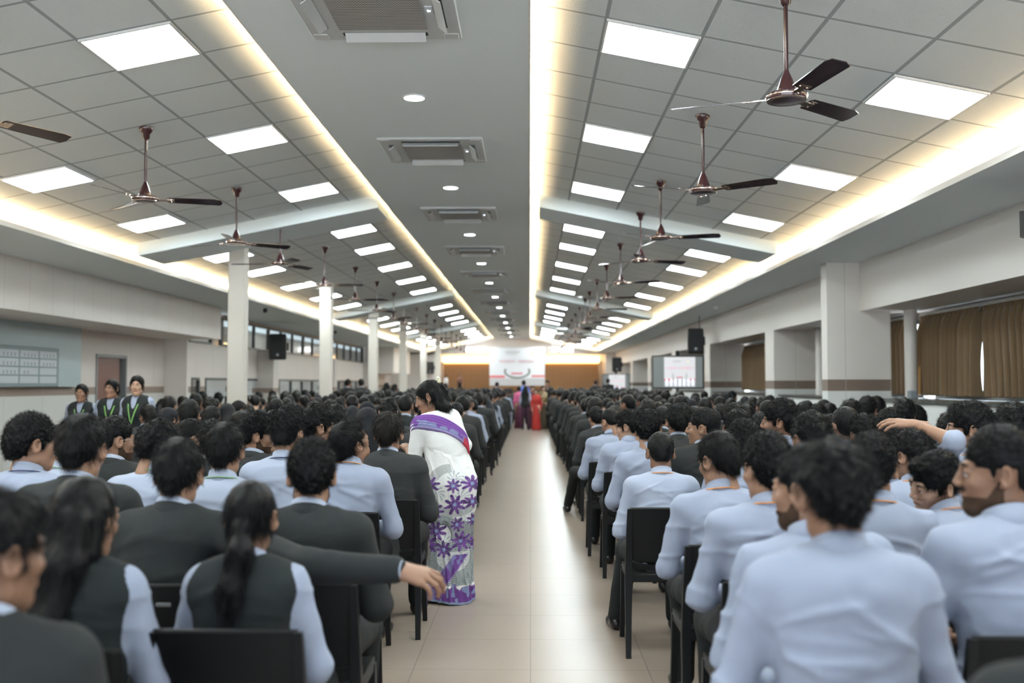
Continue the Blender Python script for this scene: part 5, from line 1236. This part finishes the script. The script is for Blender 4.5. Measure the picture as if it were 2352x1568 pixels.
seat(1995, 1000, 3.80, 'boy with curly hair cut close at the nape, pale shirt with rumpled sleeve', Pose(head=(-.35, .05, 0), seed=37, side=.05), 'shirt', hair='curly', hseed=37, skin=0, lan=M_or, fold=.011, face=True)
seat(2135, 1037, 3.95, 'smiling boy tilting his head sideways toward his neighbour', Pose(head=(1.75, .28, -.30), seed=38, slump=.28, twist=.4), 'shirt', hair='wavy', hseed=38, skin=2, face=True, smile=True, q=.8, lan=M_or)
seat(2083, 990, 4.9, 'boy with wavy hair seen from behind, orange lanyard, beyond the smiling boy', Pose(head=(.5, .2, 0), seed=39), 'shirt', hair='wavy', hseed=39, skin=0, lan=M_or)
seat(1857, 949, 4.95, 'boy with glossy combed hair behind the nearest heads of the window block', Pose(head=(.25, .05, 0), seed=40), 'shirt', hair='wavy', hseed=40, skin=0, lan=M_or)
seat(1978, 954, 6.25, 'boy with swirling crown of hair, sitting beside the resting hand', Pose(head=(.1, .3, 0), seed=41, slump=.2), 'blazer', hair='wavy', hseed=41, skin=0)
seat(1934, 934, 6.4, 'boy with short thick hair, pale shirt and orange lanyard, farther back', Pose(head=(.15, .05, 0), seed=42), 'shirt', hair='crop', hseed=42, skin=0, lan=M_or)
seat(2042, 978, 5.45, 'boy with another person’s hand resting on his head'.replace('’', "'"), Pose(head=(.1, .35, 0), seed=43, slump=.3), 'shirt', hair='wavy', hseed=43, skin=0)
def R14():
    kw = dict(head=(1.25, .0, 0), seed=44)
    pose = Pose(**kw); X, Zt = at(2214, 929, 5.25); s_ = Zt/(pose.H[2]+.128); s_ = min(1.13, s_); x0 = X-pose.H[0]*s_; y0 = 5.25-pose.H[1]*s_
    W2L = lambda P: ((P[0]-x0)/s_, (P[1]-y0)/s_, P[2]/s_)
    w = at(2100, 975, 5.15); e = at(2176, 1010, 5.05)
    pose = Pose(L=(W2L((e[0], 5.03, e[1])), W2L((w[0]+.01, 5.20, w[1]))), **kw)
    person('person', 'boy with curly hair in profile reaching his arm onto a neighbour\'s head', (x0, y0, 0), 0, s_, pose, top='shirt', hair='curly', hseed=44, skin=0, face=True, q=.85, slv=.10, lan=M_or, hand=(.38, .5), handup={-1: (0, -.35, 1), 1: (0, .3, 1)}, handR={-1: (-1, .42, .16)})
    chair(x0, y0, 0, 'black plastic chair under the boy reaching out his arm')
R14()
seat(2312, 930, 5.6, 'boy with rounded dark hair by the frame edge below the curtains', Pose(head=(-.1, .05, 0), seed=45), 'shirt', hair='wavy', hseed=45, skin=0)
seat(1787, 921, 6.3, 'boy with brown skin and full beard line in profile, mid block', Pose(head=(1.15, .0, 0), seed=46), 'shirt', hair='curly', hseed=46, skin=1, face=True, topmat=M_shirt)
seat(1705, 968, 5.45, 'boy with frizzy low hair just ahead of the straight-haired boy', Pose(head=(.5, .25, 0), seed=47, slump=.25), 'shirt', hair='curly', hseed=47, skin=0)
seat(1690, 944, 6.85, 'boy with swept fringe peeking over the frizzy-haired boy', Pose(head=(1.0, .05, 0), seed=48), 'shirt', hair='wavy', hseed=48, skin=0, face=True)
seat(1612, 939, 6.7, 'boy with short curled top in profile, grey blazer', Pose(head=(1.15, .0, 0), seed=49), 'blazer', hair='fade', hseed=49, skin=0, face=True)
seat(1488, 944, 6.75, 'boy with round frizzy hair in pale shirt, second chair row from the aisle end', Pose(head=(-.3, .15, 0), seed=50, side=-.05), 'shirt', hair='curly', hseed=50, skin=0, fold=.008)
seat(1442, 944, 7.9, 'fair-skinned boy with fringe in profile beside the aisle', Pose(head=(1.1, .15, 0), seed=51, slump=.2), 'shirt', hair='wavy', hseed=51, skin=2, face=True, hand=(.6, .6))
seat(1402, 938, 8.9, 'boy with short black hair bowing his head, pale shirt, beside the aisle', Pose(head=(.5, .45, 0), seed=52, slump=.3), 'shirt', hair='crop', hseed=52, skin=0, lan=M_nv)
seat(1553, 931, 7.7, 'boy with thick dark hair, dark blazer, third chair from the aisle', Pose(head=(.1, .1, 0), seed=53), 'blazer', hair='wavy', hseed=53, skin=0)
# dark jacket hanging at the very corner
seat(2505, 1150, 1.62, 'person in dark jacket at the near corner of the window block, only shoulder showing', Pose(head=(0, .1, 0), seed=54, slump=.35, lean=.2), 'blazer', hair='crop', hseed=54, skin=1)
# boy with legs in the aisle
seat(1368, 936, 11.0, 'boy in grey blazer stretching one leg into the aisle, light shoe', Pose(head=(.3, .2, 0), seed=55, twist=.35, side=-.1, legs={-1: ((-.09, -.02, .535), (-.28, .30, .50), (-.36, .55, .09))}), 'blazer', hair='curly', hseed=55, skin=0, topmat=M_blz2, q=1.4)
# ---- three girls standing by the door
for px, py, Y, hd, hs, lab, sk in ((180, 881, 11.6, (-.05, 0, 0), 1, 'standing girl in waistcoat with green lanyard, shortest, farthest from the door jamb', 0), (250, 870, 11.5, (-.25, 0, 0), 2, 'standing girl in waistcoat, middle of three, before the brown door', 0), (309, 861, 10.9, (.25, 0, 0), 3, 'tallest standing girl in waistcoat with green lanyard and smiling face', 2)):
    p = Pose(stand=True, girl=True, lean=.0, slump=0, head=hd, seed=60+hs)
    seat(px, py, Y, lab, p, 'vest', yaw=PI+(0.15 if hs < 3 else -.05), mkchair=False, hair='bun' if hs == 2 else 'pony', hseed=60+hs, skin=sk, face=True, lan=M_gr, smile=hs == 3, q=1.2, dzh=.125)
# ---- standing people far off
def stand(px, py, Y, label, yaw, top, hair, topmat=None, head=(0, 0, 0), skin=0, drape=None, sash=None, girl=False, trousers=None, base=0.0, arms=None):
    X, Zt = at(px, py, Y); p = Pose(stand=True, girl=girl, lean=.03, slump=.03, head=head, seed=int(px), L=arms[0] if arms else None, R=arms[1] if arms else None)
    s_ = (Zt-base)/(p.H[2]+.128); ex = (lambda r, q: robe(r, q, drape, sash=sash)) if drape else None
    person('person', label, (X, Y, base), yaw, s_, p, top=top, hair=hair, hseed=70, skin=skin, q=2.2, topmat=topmat, extra=ex, trousers=False if drape else trousers, shoes=not drape, group='people standing far off')
stand(797, 869, 25, 'standing man in dark suit by the pillars, nearer the windows', -.3, 'blazer', 'crop')
stand(829, 869, 25.4, 'standing man in dark suit by the pillars, with his back turned', .2, 'blazer', 'crop')
stand(1207, 884, 32, 'standing woman in long dark waistcoat at the far end of the aisle', -.2, 'vest', 'long', girl=True, trousers=mat('plum skirt', (.05, .02, .04), .7))
stand(1192, 886, 33, 'person in pink at the far end of the aisle beside the dark waistcoat', .3, 'shirt', 'bun', topmat=mat('pink top', (.60, .12, .25), .7), girl=True, drape=(.12, .03, .06))
stand(1232, 892, 31.6, 'woman in bright red draped saree at the far end of the aisle', PI-.2, 'shirt', 'bun', topmat=mat('red blouse', (.45, .03, .03), .7), girl=True, drape=(.42, .025, .02), sash=(.45, .03, .02), skin=2)
stand(1223, 884, 33, 'woman in maroon saree behind the red one', PI, 'shirt', 'bun', topmat=mat('maroon blouse', (.10, .015, .03), .7), girl=True, drape=(.10, .02, .04), skin=2)
stand(1246, 884, 32.4, 'woman in olive and gold saree beside the red one', PI+.5, 'shirt', 'bun', topmat=mat('olive blouse', (.12, .09, .04), .7), girl=True, drape=(.055, .045, .025), sash=(.35, .26, .15), skin=2)
stand(1203, 872, 36, 'person in blue top standing before the banner', 0, 'shirt', 'crop', topmat=mat('royal blue', (.10, .18, .55), .7))
stand(1257, 872, 35, 'man in dark suit with blue shirt standing before the slatted wall', PI, 'blazer', 'crop')
stand(1141, 876, 38, 'person in dark waistcoat and pale sleeves standing before the banner', -.4, 'vest', 'crop')
stand(1368, 872, 42, 'man in dark suit near the far television', .1, 'blazer', 'crop')
stand(1396, 868, 41, 'man with dark hair standing before the far television screen', .1, 'blazer', 'crop')
stand(1024, 860, 50.9, 'man in white shirt standing on the stage by the slatted wall', -.9, 'shirt', 'crop', topmat=mat('white cloth', (.75, .74, .74), .7), base=.85)
stand(1056, 857, 51.2, 'person in patterned dark dress standing on the stage', PI, 'shirt', 'long', topmat=mat('patterned brown', (.16, .07, .05), .7), girl=True, base=.85)
stand(888, 877, 27, 'woman in green top beyond the pillars', .4, 'shirt', 'long', topmat=mat('sea green', (.18, .30, .22), .7), girl=True)
stand(905, 880, 27.5, 'woman beside the one in green top beyond the pillars', -.6, 'shirt', 'long', topmat=mat('rose brown', (.30, .13, .10), .7), girl=True)
stand(985, 880, 34, 'woman in pale olive top near the far pillars', .2, 'shirt', 'bun', topmat=mat('pale olive', (.42, .40, .22), .7), girl=True)
# ------------------------------------------------------------------ the seated rows farther off
rg = random.Random(11)
KINDS_ = {
 'curlb': ('blazer', 'curly', 'curly-haired student in charcoal blazer', False), 'wavyb': ('blazer', 'wavy', 'wavy-haired student in charcoal blazer', False),
 'cropb': ('blazer', 'crop', 'short-haired student in charcoal blazer', False), 'strb': ('blazer', 'straight', 'straight-haired student in dark blazer', False),
 'curls': ('shirt', 'curly', 'curly-haired student in pale blue shirt', False), 'crops': ('shirt', 'crop', 'short-haired student in pale blue shirt', False), 'wavys': ('shirt', 'wavy', 'wavy-haired student in pale blue shirt', False),
 'hij': ('vest', 'hijab', 'student in dark headscarf', True), 'bun': ('vest', 'bun', 'girl with tied-up hair in dark waistcoat', True), 'pony': ('vest', 'pony', 'girl with ponytail in dark waistcoat', True)}
HEADS = [(0, .08, 0), (.7, .05, 0), (-.6, .10, 0), (.15, .38, 0)]
def crowd_person(k, h, x, y, yaw, s_, label, group, far):
    top, hair, _, girl = KINDS_[k]; key = (k, h, far)
    mm = {'blazer': M_blz2 if h % 2 else M_blz, 'shirt': M_shirt}.get(top)
    if hair == 'hijab': mm = M_hij
    return person('person', label, (x, y, 0), yaw, s_, Pose(girl=girl, head=HEADS[h], seed=hash_(k)+h, slump=.10+.05*h), top=top if hair != 'hijab' else 'vest', hair=hair, hseed=h % 2, skin=(0, 1, 0, 2)[h], lan=None, q=1.9 if far else 1.35, key=key, topmat=mm if hair != 'hijab' else None, hairmat=M_hair, group=group)
def hash_(k): return sum(ord(c) for c in k)
cnt = 0; rows_w = 0
def pick(side, X, Y):
    r = rg.random()
    if side == 'w':
        if Y < 9.4: return rg.choice(['curls', 'crops', 'wavys', 'curlb', 'wavyb']) if X > 1.1 else rg.choice(['curls', 'wavyb'])
        if Y < 12 and X > 2.2: return rg.choice(['curlb', 'curls', 'wavyb', 'cropb', 'curlb'])
        return rg.choice(['curlb', 'wavyb', 'cropb', 'strb', 'cropb', 'hij', 'bun', 'hij', 'pony'])
    if -3.6 < X < -1.2 and 7.5 < Y < 13: return rg.choice(['hij', 'hij', 'cropb', 'strb', 'wavyb', 'bun', 'hij'])
    if X > -1.2 and 12 < Y < 16: return rg.choice(['crops', 'crops', 'cropb'])
    return rg.choice(['curlb', 'wavyb', 'cropb', 'strb', 'cropb', 'hij', 'pony', 'bun', 'strb'])
seats = []
for r in range(14):
    for side in ('w', 'p'):
        Y = (7.75 if side == 'w' else 7.35)+1.0*r
        for k in range(12):
            X = (.80+.49*k) if side == 'w' else (-.86-.52*k)
            if side == 'w' and (X > 4.02 or X > .52*Y+.1): break
            if side == 'p' and (X < -6.2 or (Y < 16 and X < -.385*Y-.1)): break
            if side == 'w' and k == 0 and r in (0, 1, 3): continue   # placed one by one above
            if side == 'w' and r == 0 and k == 1: continue
            if side == 'p' and k == 0 and r < 1: continue
            if side == 'p' and abs(X+4.3) < .42 and min(abs(Y-c) for c in CY) < .62: continue
            seats.append((side, r, k, X+rg.uniform(-.05, .05), Y+rg.uniform(-.10, .10)))
seats.sort(key=lambda s: s[4]); seats = seats[:246]
lastY = {'w': 0, 'p': 0}
for side, r, k, X, Y in seats:
    lastY[side] = max(lastY[side], r)
    kd = pick(side, X, Y); h = rg.choice((0, 0, 1, 2, 3)); sn = 'window side' if side == 'w' else 'pillar side'
    lab = '%s, %s seat from aisle, %s, %s row' % (KINDS_[kd][2], ORD[k+1], sn, ORD[r+5])
    crowd_person(kd, h, X, Y-.05, rg.uniform(-.14, .14), rg.uniform(.955, 1.05)*(1.0 if KINDS_[kd][3] is False else .97), lab, 'seated students in the %s block' % sn.split()[0], Y > 10.5)
    if (k == 0) or Y < 8.6: chair(X, Y-.05, rg.uniform(-.06, .06), 'black plastic chair, %s from the aisle, %s, %s row' % (ORD[k+1], sn, ORD[r+5]))
# beyond: one mass of seated people
def low_person(kind):
    key = ('low', kind)
    g = Geo(); p = Pose(girl=kind > 3, head=(0, .1, 0), slump=.12)
    S = Sdf(.04); torso(S, p, .015); arms(S, p, .012); legs_(S, p, .01); V, F = S.mesh(.042); g.add(V, F, mi=(1, 1, 2, 1, 1, 1)[kind])
    S = Sdf(.02); S.ell(p.H+(0, .01, -.02), (.068, .08, .10)).caps(p.N, p.H, .05); V, F = S.mesh(.028); g.add(V, F, mi=3)
    S = Sdf(.02); S.ell(p.H+np.array((0, -.022, .045)), (.085, .098, .092)); 
    if kind > 3: S.caps(p.H+(0, -.06, 0), p.H+(0, -.09, -.20), .08, .10, k=.05)
    V, F = S.mesh(.026); g.add(V, F, mi=0); return np.concatenate(g.V), np.concatenate(g.F), np.concatenate(g.M)
lows = [low_person(k) for k in range(6)]
G = Geo(); NP = 0
taken = {(s[0], s[1], s[2]) for s in seats}
for r in range(12, 38):
    for side in ('w', 'p'):
        Y = (7.75 if side == 'w' else 7.35)+1.0*r
        for k in range(12):
            X = (.80+.49*k) if side == 'w' else (-.86-.52*k)
            if (side == 'w' and (X > 4.02 or (X > 3.0 and abs(Y-24.6) < .95))) or (side == 'p' and X < -5.9): break
            if (side, r, k) in taken or (r < 14 and (side, r) in {(s[0], s[1]) for s in seats} and (side, r, 0) in taken and k == 0): continue
            if side == 'p' and abs(X+4.3) < .45 and min(abs(Y-c) for c in CY) < .65: continue
            V, F, M_ = lows[rg.choice((0, 1, 3, 4, 5, 0, 1, 2 if abs(X) < 1.2 else 3))]; a = rg.uniform(-.2, .2); s_ = rg.uniform(.95, 1.04)
            G.add(V*s_, F, np.array(Matrix.Rotation(a, 3, 'Z')), (X+rg.uniform(-.05, .05), Y+rg.uniform(-.08, .08), 0), M_); NP += 1
link('seated_crowd', G.mesh('seated_crowd', [M_hair, M_blz2, M_shirt, SKIN[0]]), label='mass of seated students filling the rows toward the stage', cat='crowd', kind='stuff')
for side in (-1, 1):
    for r in range(14, 36):
        X = .80 if side > 0 else -.86; Y = (7.75 if side > 0 else 7.35)+r-.05
        chair(X, Y, 0, 'black plastic chair at the aisle edge, %s, %s of the far rows' % ('window side' if side > 0 else 'pillar side', ORD[r-13]), group='far aisle chairs on the %s' % ('window side' if side > 0 else 'pillar side'))
print('PEOPLE', sum(1 for o in bpy.data.objects if o.get('category') == 'person'), NP)
